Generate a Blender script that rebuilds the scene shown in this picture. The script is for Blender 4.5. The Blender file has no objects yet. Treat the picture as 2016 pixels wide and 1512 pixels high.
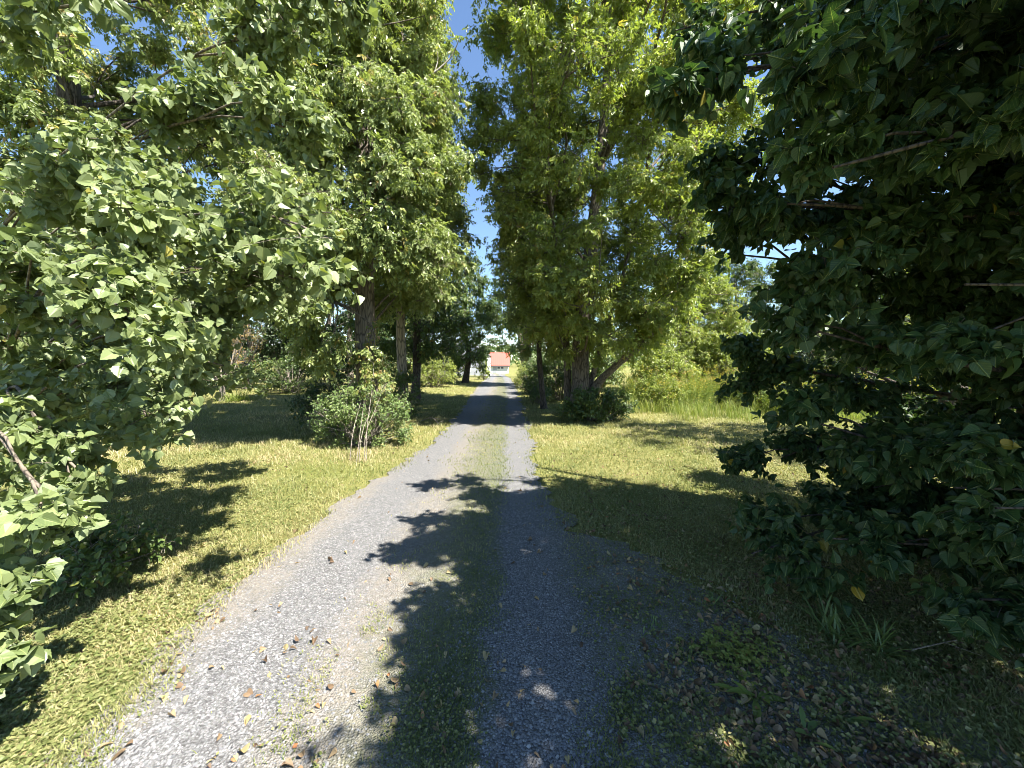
import bpy, math
import numpy as np
from mathutils import Vector
R = math.radians
sc = bpy.context.scene
COL = sc.collection

# ------------------------------------------------------------------ camera, sky, sun, exposure
FPX, CXP, CYP, EYE = 757.0, 1008.0, 756.0, 1.6
PITCH = R(3.63)
cam_d = bpy.data.cameras.new("camera"); cam = bpy.data.objects.new("camera", cam_d); COL.objects.link(cam)
cam_d.sensor_width = 36; cam_d.lens = 36 * FPX / 2016; cam_d.clip_start = 0.05; cam_d.clip_end = 3000
cam.location = (0, 0, EYE); cam.rotation_euler = (R(90) - PITCH, 0, 0)
sc.camera = cam

SUN_EL, SUN_AZ = R(54), R(122)          # azimuth clockwise from +Y (the way the camera looks)
world = bpy.data.worlds.new("World"); sc.world = world; world.use_nodes = True
wn = world.node_tree; sky = wn.nodes.new("ShaderNodeTexSky"); sky.sky_type = 'NISHITA'
sky.sun_disc = False; sky.sun_elevation = SUN_EL; sky.sun_rotation = SUN_AZ
sky.air_density = 1.0; sky.dust_density = 0.0; sky.ozone_density = 4.0
wn.links.new(sky.outputs[0], wn.nodes["Background"].inputs[0]); wn.nodes["Background"].inputs[1].default_value = 0.07
to_sun = Vector((math.sin(SUN_AZ) * math.cos(SUN_EL), math.cos(SUN_AZ) * math.cos(SUN_EL), math.sin(SUN_EL)))
sl = bpy.data.lights.new("sun", 'SUN'); sun = bpy.data.objects.new("sun", sl); COL.objects.link(sun)
sl.energy = 5.0; sl.angle = R(0.53); sl.color = (1.0, 0.945, 0.85)
sun.rotation_euler = (-to_sun).to_track_quat('-Z', 'Y').to_euler()
sc.view_settings.view_transform = 'Standard'; sc.view_settings.look = 'None'
sc.view_settings.gamma = 1; sc.view_settings.use_curve_mapping = False
sc.view_settings.exposure = 2.0
cy = sc.cycles
cy.filter_width = 0.9
cy.max_bounces = 6; cy.diffuse_bounces = 3; cy.glossy_bounces = 2; cy.transmission_bounces = 5
cy.transparent_max_bounces = 4; cy.caustics_reflective = False; cy.caustics_refractive = False
cy.sample_clamp_indirect = 4.0

# ------------------------------------------------------------------ helpers
def P(px, py, Y):
    """point at depth Y that lies on the photograph's pixel (for planning positions)"""
    dx, dz = (px - CXP) / FPX, -(py - CYP) / FPX
    c, s = math.cos(PITCH), math.sin(PITCH)
    wy, wz = c + dz * s, -s + dz * c
    return np.array([dx / wy * Y, Y, EYE + wz / wy * Y])

def unit(v):
    return v / np.maximum(np.linalg.norm(v, axis=-1, keepdims=True), 1e-9)

def _hash(ix, iy, seed):
    h = (ix.astype(np.int64) * 374761393 + iy.astype(np.int64) * 668265263 + seed * 982451653) & 0x7fffffff
    h = ((h ^ (h >> 13)) * 1274126177) & 0x7fffffff
    return ((h ^ (h >> 16)) & 0xffff) / 65535.0

def vnoise(x, y, seed=0):
    ix, iy = np.floor(x), np.floor(y); fx, fy = x - ix, y - iy
    fx, fy = fx * fx * (3 - 2 * fx), fy * fy * (3 - 2 * fy)
    a, b = _hash(ix, iy, seed), _hash(ix + 1, iy, seed)
    c, d = _hash(ix, iy + 1, seed), _hash(ix + 1, iy + 1, seed)
    return (a * (1 - fx) + b * fx) * (1 - fy) + (c * (1 - fx) + d * fx) * fy

def fbm(x, y, seed=0, o=4):
    x, y = np.asarray(x, float), np.asarray(y, float)
    s, amp, t = 0, .5, 0
    for i in range(o):
        s = s + amp * vnoise(x * 2 ** i, y * 2 ** i, seed + i); t += amp; amp *= .5
    return s / t

def sstep(a, b, x):
    t = np.clip((np.asarray(x, float) - a) / (b - a), 0, 1); return t * t * (3 - 2 * t)

def ground_z(x, y):
    x, y = np.asarray(x, float), np.asarray(y, float)
    z = -1.5 * sstep(22, 88, y)
    away = sstep(2.2, 6, np.abs(x + 0.7)) * sstep(1, 4, np.hypot(x, y))
    return z + away * (0.22 * (fbm(x * .16, y * .16, 5, 3) - .5)) - .012

class Buf:
    """collects geometry and links it as ONE mesh object"""
    def __init__(self):
        self.V, self.F, self.T, self.U, self.n = [], [], [], [], 0
    def add(self, V, F, tint=0.5, uv=None):
        V = np.asarray(V, float).reshape(-1, 3); F = np.asarray(F, np.int64)
        if len(V) == 0: return
        self.V.append(V); self.F.append(F + self.n)
        self.T.append(np.broadcast_to(np.asarray(tint, float), (len(V),)))
        self.U.append(np.zeros((len(V), 2)) if uv is None else np.asarray(uv, float).reshape(-1, 2))
        self.n += len(V)
    def build(self, name, mat, parent=None, smooth=False, attr='tint', origin=None):
        V = np.concatenate(self.V)
        loc = np.array(parent.matrix_world.translation if parent else (0, 0, 0), float)
        if parent is not None:
            loc = np.array(parent['_loc'], float)
        elif origin is not None:
            loc = np.array(origin, float)
        V = V - loc
        loops = np.concatenate([f.ravel() for f in self.F])
        sizes = np.concatenate([np.full(len(f), f.shape[1]) for f in self.F])
        me = bpy.data.meshes.new(name)
        me.vertices.add(len(V)); me.vertices.foreach_set("co", V.astype(np.float32).ravel())
        me.loops.add(len(loops)); me.loops.foreach_set("vertex_index", loops.astype(np.int32))
        me.polygons.add(len(sizes))
        starts = np.concatenate([[0], np.cumsum(sizes)[:-1]])
        me.polygons.foreach_set("loop_start", starts.astype(np.int32))
        me.polygons.foreach_set("loop_total", sizes.astype(np.int32))
        me.polygons.foreach_set("use_smooth", np.full(len(sizes), smooth))
        me.update(calc_edges=True)
        a = me.attributes.new(attr, 'FLOAT', 'POINT'); a.data.foreach_set("value", np.concatenate(self.T).astype(np.float32))
        U = np.concatenate(self.U)
        if np.any(U):
            uvl = me.uv_layers.new(name="leaf_uv"); uvl.data.foreach_set("uv", U[loops].astype(np.float32).ravel())
        me.materials.append(mat)
        o = bpy.data.objects.new(name, me); COL.objects.link(o)
        if parent is not None: o.parent = parent
        elif origin is not None: o.location = origin
        return o

def thing(name, label, cat, loc, group=None):
    o = bpy.data.objects.new(name, None); COL.objects.link(o)
    o.location = tuple(float(c) for c in loc); o.empty_display_size = .2
    o['label'] = label; o['category'] = cat; o['_loc'] = [float(c) for c in loc]
    if group: o['group'] = group
    return o

def tag(o, label, cat, group=None):
    o['label'] = label; o['category'] = cat
    if group: o['group'] = group
    return o

def kind(o, k, label=None, cat=None):
    o['kind'] = k
    if label: o['label'] = label
    if cat: o['category'] = cat
    return o

def tubes(pts, rad, s=5, buf=None, tint=.5, rough=0., rng=None):
    """pts (N,K,3), rad (N,K): N tapering tubes"""
    pts = np.asarray(pts, float); rad = np.asarray(rad, float)
    N, K, _ = pts.shape
    tg = unit(np.gradient(pts, axis=1))
    mt = unit(tg.mean(1)); ref = np.where(np.abs(mt[:, 2:3]) < .75, np.array([[0, 0, 1.]]), np.array([[1., 0, 0]]))
    a = unit(np.cross(tg, ref[:, None, :])); b = np.cross(tg, a)
    th = np.arange(s) * 2 * np.pi / s
    rr = np.repeat(rad[:, :, None], s, 2)
    if rough and rng is not None: rr = rr * (1 + rough * (rng.random(rr.shape) - .5) + rough * .8 * np.sin(th * 3 + 1)[None, None, :])
    V = pts[:, :, None, :] + rr[..., None] * (np.cos(th)[None, None, :, None] * a[:, :, None, :] + np.sin(th)[None, None, :, None] * b[:, :, None, :])
    i = np.arange(s); k = np.arange(K - 1)
    q = np.stack([(k[:, None] * s + i), (k[:, None] * s + (i + 1) % s), ((k[:, None] + 1) * s + (i + 1) % s), ((k[:, None] + 1) * s + i)], -1).reshape(-1, 4)
    F = (q[None] + (np.arange(N) * K * s)[:, None, None]).reshape(-1, 4)
    if buf is not None: buf.add(V.reshape(-1, 3), F, tint)
    return V, F

def resample(poly, K):
    """smooth polyline with K points through the given ones (Catmull-Rom)"""
    p = np.asarray(poly, float); n = len(p)
    t = np.linspace(0, n - 1, K); i = np.minimum(t.astype(int), n - 2); f = (t - i)[:, None]
    p0, p1, p2, p3 = p[np.maximum(i - 1, 0)], p[i], p[i + 1], p[np.minimum(i + 2, n - 1)]
    return .5 * ((2 * p1) + (-p0 + p2) * f + (2 * p0 - 5 * p1 + 4 * p2 - p3) * f ** 2 + (-p0 + 3 * p1 - 3 * p2 + p3) * f ** 3)

# ------------------------------------------------------------------ leaf templates: verts (x across, y along, z out), faces by size, uv
def template(half, fold=.25, droop=.2, petiole=0., curl=0., mids=(.33, .66), twist=0.):
    h = np.array(half, float)
    mid = [(0, m) for m in mids]
    V = [(0, 0)] + mid + [(0, h[-1][1])] + [tuple(x) for x in h[1:-1]] + [(-x, y) for x, y in h[1:-1]]
    V = np.array(V); nm = len(mid); nh = len(h) - 2
    right = list(range(nm + 2, nm + 2 + nh)); left = list(range(nm + 2 + nh, nm + 2 + 2 * nh))
    z = fold * np.abs(V[:, 0]) - droop * V[:, 1] ** 2 + curl * V[:, 0] ** 2 * 2 + twist * V[:, 0] * V[:, 1]
    V3 = np.column_stack([V, z])
    Fr = [0] + right + [nm + 1] + list(range(nm, 0, -1)); Fl = Fr[:1] + list(range(1, nm + 1)) + [nm + 1] + left[::-1]
    faces = [np.array([Fr, Fl])]; uv = V.copy()
    if petiole:
        n0 = len(V3); w = .022
        V3 = np.vstack([V3, [(-w, 0, .005), (w, 0, .005), (w * .7, -petiole * .5, .06), (-w * .7, -petiole * .5, .06), (w * .7, -petiole, 0), (-w * .7, -petiole, 0)]])
        uv = np.vstack([uv, np.tile([[0, -.5]], (6, 1))])
        faces.append(np.array([[n0, n0 + 1, n0 + 2, n0 + 3], [n0 + 3, n0 + 2, n0 + 4, n0 + 5]]))
        V3[:, 1] += petiole
    return V3, faces, uv
POPLAR = [(0, 0), (.13, -.07), (.32, -.06), (.46, .06), (.46, .19), (.57, .33), (.46, .42), (.45, .53), (.33, .62), (.29, .74), (.15, .84), (.07, .94), (0, 1)]
LINDEN = [(0, 0), (.1, -.09), (.24, -.11), (.39, -.03), (.49, .13), (.5, .3), (.45, .47), (.34, .64), (.22, .79), (.08, .91), (0, 1.06)]
OVATE = [(0, 0), (.2, .14), (.27, .38), (.18, .7), (0, 1)]
T_POPLAR = [template(POPLAR, f, d, .55, c, twist=t) for f, d, c, t in ((.15, .15, 0, .2), (.35, .3, .2, -.3), (-.15, .35, .25, .4), (.6, .1, 0, .1), (.25, .6, -.2, -.5), (.8, .35, -.4, .3), (-.3, .1, .5, -.2))]
T_LINDEN = [template(LINDEN, f, d, .4, c, twist=t) for f, d, c, t in ((.15, .15, 0, .2), (.35, .3, .2, -.3), (-.15, .35, .25, .4), (.6, .1, 0, .1), (.25, .6, -.2, -.5), (.8, .35, -.4, .3), (-.3, .1, .5, -.2))]
T_OVATE = [template(OVATE, f, d, 0, 0, (.5,)) for f, d in ((.35, .15), (.2, .3), (.5, .2))]
def diamond(w=.27, fold=.3, droop=.1):
    V = np.array([(0, 0, 0), (w, .42, fold * w), (0, 1, -droop), (-w, .42, fold * w)])
    return V, [np.array([[0, 1, 2], [0, 2, 3]])], V[:, :2]
T_DIAMOND = [diamond(.27, .4, .1), diamond(.31, .2, .25), diamond(.22, .6, .0)]
def compound(n_pairs, rng):
    """a pinnate leaf: leaflets hanging from a short stalk"""
    Vs, Fs, Us, n = [], [], [], 0
    spec = [(0, 1., 0)] + [(s, .35 + .6 * k / n_pairs, k) for k in range(n_pairs) for s in (-1, 1)]
    for s, y0, k in spec:
        V, F, U = diamond(.25 * rng.uniform(.85, 1.2), rng.uniform(.2, .7), rng.uniform(0, .3))
        L = (.5 if s else .6) * rng.uniform(.85, 1.1); a = s * rng.uniform(.7, 1.2)
        ca, sa = math.cos(a), math.sin(a); W = V * L
        tw = rng.uniform(-.5, .5); W = np.column_stack([W[:, 0] * math.cos(tw) - W[:, 2] * math.sin(tw), W[:, 1], W[:, 0] * math.sin(tw) + W[:, 2] * math.cos(tw)])
        X = np.column_stack([W[:, 0] * ca + W[:, 1] * sa, -W[:, 0] * sa + W[:, 1] * ca + y0 * .75, W[:, 2] - .25 * np.abs(W[:, 1] * sa) - .1 * y0])
        Vs.append(X); Fs.append(F[0] + n); Us.append(U); n += len(V)
    return np.vstack(Vs), [np.vstack(Fs)], np.vstack(Us)
_r = np.random.default_rng(77)
T_COMPOUND = [compound(2, _r) for _ in range(4)] + [compound(3, _r) for _ in range(3)]

def leaves(buf, rng, pos, dirv, nrm, size, tint, temps, use_uv=False):
    d = unit(dirv); n = unit(nrm - (nrm * d).sum(-1, keepdims=True) * d); x = np.cross(d, n)
    which = rng.integers(0, len(temps), len(pos))
    wj = rng.uniform(.85, 1.15, len(pos))
    for k, (V, faces, uv) in enumerate(temps):
        m = np.where(which == k)[0]
        if len(m) == 0: continue
        S = size[m][:, None, None]
        W = pos[m][:, None, :] + S * (V[None, :, 0:1] * wj[m][:, None, None] * x[m][:, None, :] + V[None, :, 1:2] * d[m][:, None, :] + V[None, :, 2:3] * n[m][:, None, :])
        nv = len(V); base = (np.arange(len(m)) * nv)[:, None, None]
        first = True
        for f in faces:
            FF = (f[None] + base).reshape(-1, f.shape[1])
            if first:
                buf.add(W.reshape(-1, 3), FF, np.repeat(tint[m], nv), np.tile(uv, (len(m), 1)) if use_uv else None)
                off = buf.n - len(m) * nv; first = False
            else:
                buf.F.append(FF + off)

def sprays(rng, clumps, inner, n_leaf, size, temps, leafbuf, twigbuf=None, droop=.5, up=.6, tint_fn=None, twig_r=.006,
           lean=(0, 0, 0), shell=.55, sag=.25, use_uv=False, yellow=.06, tstart=.25, nrand=.5):
    """clumps: rows (x,y,z,rx,ry,rz,n_twigs); inner: a limb point for each clump. Twigs run from the limb to points of the
    clump's ellipsoid and carry leaves."""
    C = np.asarray(clumps, float); nt = C[:, 6].astype(int)
    idx = np.repeat(np.arange(len(C)), nt); N = len(idx)
    c = C[idx, :3]; r = C[idx, 3:6]
    u = unit(rng.normal(size=(N, 3))); rho = rng.uniform(shell, 1.05, (N, 1))
    end = c + u * r * rho
    start = c + (np.asarray(inner)[idx] - c) * rng.uniform(0, .35, (N, 1)) + rng.normal(size=(N, 3)) * r * .16
    L = np.linalg.norm(end - start, axis=1, keepdims=True)
    mid = (start + end) / 2 + np.array([0, 0, 1.]) * L * sag + rng.normal(size=(N, 3)) * L * .08
    def bez(t): return (1 - t) ** 2 * start[:, None] + 2 * t * (1 - t) * mid[:, None] + t ** 2 * end[:, None]
    if twigbuf is not None:
        tt = np.linspace(0, 1, 4)[None, :, None]
        tubes(bez(tt), np.linspace(1, .3, 4)[None, :] * twig_r * np.clip(L / .6, .5, 1.6), 3, twigbuf)
    # leaves along the twigs
    k = n_leaf; t = (tstart + (1 - tstart) * (np.arange(k) + rng.random((N, k))) / k)[..., None]
    p = bez(t).reshape(-1, 3)
    e = 1e-2; tg = unit((bez(np.minimum(t + e, 1.02)) - bez(t - e)).reshape(-1, 3))
    M = len(p)
    side = unit(np.cross(tg, unit(rng.normal(size=(M, 3)))))
    d = unit(tg * .45 + side * .9 + np.array([0, 0, -1.]) * droop + np.array(lean) + rng.normal(size=(M, 3)) * .25)
    outw = unit(p - np.repeat(c, k, 0))
    n = np.array([0, 0, 1.]) * up + outw * .5 + np.array(to_sun) * .55 + rng.normal(size=(M, 3)) * nrand
    p = p + rng.normal(size=(M, 3)) * .015
    s = size * rng.uniform(.5, 1.25, M)
    tone = np.repeat(rng.normal(.42, .1, len(C))[idx], k)
    ti = np.clip(tone + rng.normal(0, .13, M), .02, .8)
    yl = rng.random(M) < yellow; ti[yl] = rng.uniform(.8, 1., yl.sum())
    leaves(leafbuf, rng, p, d, n, s, ti, temps, use_uv)

# ------------------------------------------------------------------ materials
def new_mat(name):
    m = bpy.data.materials.new(name); m.use_nodes = True; nt = m.node_tree; nt.nodes.clear()
    return m, nt
def N(nt, t, **kw):
    n = nt.nodes.new(t)
    for k, v in kw.items():
        if k.startswith('i_'):
            key = k[2:]; key = int(key) if key.isdigit() else key.replace('_', ' ')
            n.inputs[key].default_value = v
        else: setattr(n, k, v)
    return n
def ramp(nt, fac, stops, interp='LINEAR'):
    n = nt.nodes.new('ShaderNodeValToRGB'); cr = n.color_ramp; cr.interpolation = interp
    while len(cr.elements) < len(stops): cr.elements.new(.5)
    for e, (p, c) in zip(cr.elements, stops):
        e.position = p; e.color = (*c, 1) if len(c) == 3 else c
    if fac is not None: nt.links.new(fac, n.inputs[0])
    return n
def math_(nt, op, a, b=None, clamp=False):
    n = nt.nodes.new('ShaderNodeMath'); n.operation = op; n.use_clamp = clamp
    for i, v in enumerate((a, b)):
        if v is None: continue
        if hasattr(v, 'links'): nt.links.new(v, n.inputs[i])
        else: n.inputs[i].default_value = v
    return n.outputs[0]
def mixc(nt, fac, a, b, mode='MIX'):
    n = nt.nodes.new('ShaderNodeMix'); n.data_type = 'RGBA'; n.blend_type = mode
    for s, v in ((n.inputs[0], fac), (n.inputs[6], a), (n.inputs[7], b)):
        if hasattr(v, 'links'): nt.links.new(v, s)
        elif isinstance(v, (int, float)): s.default_value = v
        else: s.default_value = (*v, 1)
    return n.outputs[2]
def leaf_mat(name, stops, transl=.32, rough=.42, veins=False, under=None, spec=.5, twarm=(1.25, 1.35, .55)):
    m, nt = new_mat(name); L = nt.links
    at = N(nt, 'ShaderNodeAttribute', attribute_name='tint')
    col = ramp(nt, at.outputs['Fac'], stops).outputs[0]
    if veins:
        uv = N(nt, 'ShaderNodeUVMap', uv_map='leaf_uv'); sp = N(nt, 'ShaderNodeSeparateXYZ'); L.new(uv.outputs[0], sp.inputs[0])
        au = math_(nt, 'ABSOLUTE', sp.outputs[0]); v = sp.outputs[1]
        midr = math_(nt, 'LESS_THAN', au, .014)
        fr = math_(nt, 'FRACT', math_(nt, 'MULTIPLY', math_(nt, 'SUBTRACT', v, math_(nt, 'MULTIPLY', au, .75)), 5.5))
        sv = math_(nt, 'LESS_THAN', fr, .09)
        vv = math_(nt, 'MAXIMUM', midr, math_(nt, 'MULTIPLY', sv, .45))
        vv = math_(nt, 'MAXIMUM', vv, math_(nt, 'LESS_THAN', v, -.2))
        col = mixc(nt, math_(nt, 'MULTIPLY', vv, .7), col, (.30, .34, .12))
    if under:
        g = N(nt, 'ShaderNodeNewGeometry'); col = mixc(nt, math_(nt, 'MULTIPLY', g.outputs['Backfacing'], .6), col, under)
    b = N(nt, 'ShaderNodeBsdfPrincipled', i_Roughness=rough); L.new(col, b.inputs['Base Color'])
    b.inputs['Specular IOR Level'].default_value = spec
    t = N(nt, 'ShaderNodeBsdfTranslucent')
    L.new(mixc(nt, 1., col, twarm, 'MULTIPLY'), t.inputs[0])
    mx = N(nt, 'ShaderNodeMixShader', i_Fac=transl); L.new(b.outputs[0], mx.inputs[1]); L.new(t.outputs[0], mx.inputs[2])
    o = N(nt, 'ShaderNodeOutputMaterial'); L.new(mx.outputs[0], o.inputs[0])
    return m
def bark_mat(name, c1, c2, scale=14., bump=.6, stretch=.18):
    m, nt = new_mat(name); L = nt.links
    tc = N(nt, 'ShaderNodeTexCoord'); mp = N(nt, 'ShaderNodeMapping'); mp.inputs['Scale'].default_value = (1, 1, stretch)
    L.new(tc.outputs['Object'], mp.inputs[0])
    n1 = N(nt, 'ShaderNodeTexNoise', i_Scale=scale, i_Detail=6., i_Roughness=.65); L.new(mp.outputs[0], n1.inputs['Vector'])
    n2 = N(nt, 'ShaderNodeTexNoise', i_Scale=2.6, i_Detail=3.); L.new(tc.outputs['Object'], n2.inputs['Vector'])
    v = N(nt, 'ShaderNodeTexVoronoi', feature='DISTANCE_TO_EDGE', i_Scale=scale * 1.5); L.new(mp.outputs[0], v.inputs['Vector'])
    cr = ramp(nt, n1.outputs['Fac'], [(.25, c1), (.75, c2)]).outputs[0]
    cr = mixc(nt, math_(nt, 'MULTIPLY', ramp(nt, n2.outputs['Fac'], [(.45, (0, 0, 0)), (.7, (1, 1, 1))]).outputs[0], .5), cr, tuple(.75 * a + .05 for a in c2))
    crk = ramp(nt, v.outputs['Distance'], [(0, (.25, .25, .25)), (.14, (1, 1, 1))]).outputs[0]
    cr = mixc(nt, 1., cr, crk, 'MULTIPLY')
    b = N(nt, 'ShaderNodeBsdfPrincipled', i_Roughness=.9); L.new(cr, b.inputs['Base Color'])
    h = math_(nt, 'ADD', n1.outputs['Fac'], math_(nt, 'MULTIPLY', crk, .6))
    bp = N(nt, 'ShaderNodeBump', i_Strength=bump, i_Distance=.02); L.new(h, bp.inputs['Height']); L.new(bp.outputs[0], b.inputs['Normal'])
    o = N(nt, 'ShaderNodeOutputMaterial'); L.new(b.outputs[0], o.inputs[0])
    return m

# leaf colours: dark .. mid .. light .. (.8-1: yellowed or brown)
M_poplar = leaf_mat('poplar_leaf', [(0, (.085, .12, .042)), (.4, (.155, .20, .078)), (.75, (.225, .27, .12)), (.84, (.22, .25, .06)), (1, (.30, .26, .05))],
                    .3, .42, True, (.22, .27, .16), .45)
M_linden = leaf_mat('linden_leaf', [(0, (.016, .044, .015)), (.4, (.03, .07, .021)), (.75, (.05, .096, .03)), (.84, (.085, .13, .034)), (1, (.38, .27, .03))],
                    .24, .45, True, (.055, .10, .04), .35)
M_ash = leaf_mat('ash_leaf', [(0, (.12, .165, .05)), (.4, (.23, .28, .10)), (.75, (.33, .365, .155)), (.85, (.37, .35, .12)), (1, (.37, .27, .12))], .38, .4, spec=.6)
M_lime = leaf_mat('bright_leaf', [(0, (.13, .175, .035)), (.4, (.25, .30, .08)), (.75, (.34, .375, .12)), (.85, (.38, .37, .08)), (1, (.37, .28, .09))], .45, .4, spec=.6)
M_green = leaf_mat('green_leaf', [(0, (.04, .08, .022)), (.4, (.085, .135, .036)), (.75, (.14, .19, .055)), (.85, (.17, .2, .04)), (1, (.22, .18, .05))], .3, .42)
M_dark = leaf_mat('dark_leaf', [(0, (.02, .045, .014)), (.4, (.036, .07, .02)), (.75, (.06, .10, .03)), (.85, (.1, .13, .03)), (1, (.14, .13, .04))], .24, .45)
M_shrub = leaf_mat('shrub_leaf', [(0, (.07, .12, .04)), (.4, (.14, .205, .065)), (.75, (.21, .27, .10)), (.85, (.18, .22, .06)), (1, (.25, .2, .06))], .3, .42)
M_rust = leaf_mat('rusty_leaf', [(0, (.16, .12, .04)), (.4, (.27, .19, .06)), (.75, (.33, .26, .09)), (1, (.34, .17, .07))], .3, .5)
M_vine = leaf_mat('vine_leaf', [(0, (.10, .15, .04)), (.4, (.18, .22, .06)), (.75, (.27, .27, .08)), (1, (.30, .19, .08))], .3, .45)
M_spruce = leaf_mat('spruce_needle', [(0, (.12, .15, .07)), (.4, (.22, .25, .12)), (.75, (.32, .34, .18)), (1, (.36, .36, .2))], .12, .5)
M_grass = leaf_mat('grass_blade', [(0, (.085, .115, .028)), (.35, (.185, .205, .075)), (.6, (.31, .295, .135)), (.8, (.39, .345, .19)), (1, (.41, .33, .2))], .3, .5, spec=.35)
M_field = leaf_mat('field_grass', [(0, (.10, .15, .035)), (.4, (.18, .235, .055)), (.75, (.31, .31, .09)), (1, (.40, .34, .15))], .35, .5, spec=.35)
M_gold = leaf_mat('goldenrod_leaf', [(0, (.09, .15, .03)), (.4, (.16, .21, .04)), (.68, (.27, .30, .07)), (.74, (.42, .36, .05)), (.84, (.46, .38, .06)), (1, (.40, .26, .12))], .32, .5, spec=.35)
M_litter = leaf_mat('fallen_leaf', [(0, (.08, .05, .03)), (.35, (.17, .115, .07)), (.65, (.30, .22, .13)), (.88, (.38, .31, .15)), (1, (.30, .13, .06))], .12, .6, spec=.35)
M_bark = bark_mat('grey_brown_bark', (.10, .08, .06), (.24, .20, .16))
M_pale_bark = bark_mat('pale_bark', (.22, .185, .15), (.42, .37, .31), 10, .35)
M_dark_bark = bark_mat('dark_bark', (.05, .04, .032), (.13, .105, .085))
M_twig = bark_mat('grey_twig', (.18, .15, .12), (.34, .30, .25), 30, .2)
M_dead = bark_mat('bleached_wood', (.34, .31, .27), (.52, .48, .43), 20, .3)

def ground_material():
    m, nt = new_mat('lawn_soil'); L = nt.links
    g = N(nt, 'ShaderNodeNewGeometry')
    def noise(s, d=4., r=.6):
        n = N(nt, 'ShaderNodeTexNoise', i_Scale=s, i_Detail=d, i_Roughness=r); L.new(g.outputs['Position'], n.inputs['Vector']); return n.outputs['Fac']
    a = ramp(nt, noise(26, 6), [(.3, (.085, .09, .03)), (.5, (.20, .185, .07)), (.7, (.32, .275, .14))]).outputs[0]
    b = ramp(nt, noise(70, 3), [(.3, (.09, .115, .03)), (.55, (.19, .19, .05)), (.75, (.30, .26, .11))]).outputs[0]
    c = mixc(nt, .5, a, b)
    brown = ramp(nt, noise(40, 4), [(.3, (.07, .045, .025)), (.7, (.22, .16, .09))]).outputs[0]
    c = mixc(nt, ramp(nt, noise(.9, 5, .65), [(.5, (0, 0, 0)), (.72, (.75, .75, .75))]).outputs[0], c, brown)
    gr = ramp(nt, noise(.45, 3), [(.45, (0, 0, 0)), (.65, (.6, .6, .6))]).outputs[0]
    c = mixc(nt, gr, c, (.13, .16, .035))
    bs = N(nt, 'ShaderNodeBsdfPrincipled', i_Roughness=.95); L.new(c, bs.inputs['Base Color']); bs.inputs['Specular IOR Level'].default_value = .15
    bp = N(nt, 'ShaderNodeBump', i_Strength=.9, i_Distance=.03); L.new(noise(60, 5), bp.inputs['Height']); L.new(bp.outputs[0], bs.inputs['Normal'])
    o = N(nt, 'ShaderNodeOutputMaterial'); L.new(bs.outputs[0], o.inputs[0]); return m
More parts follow.
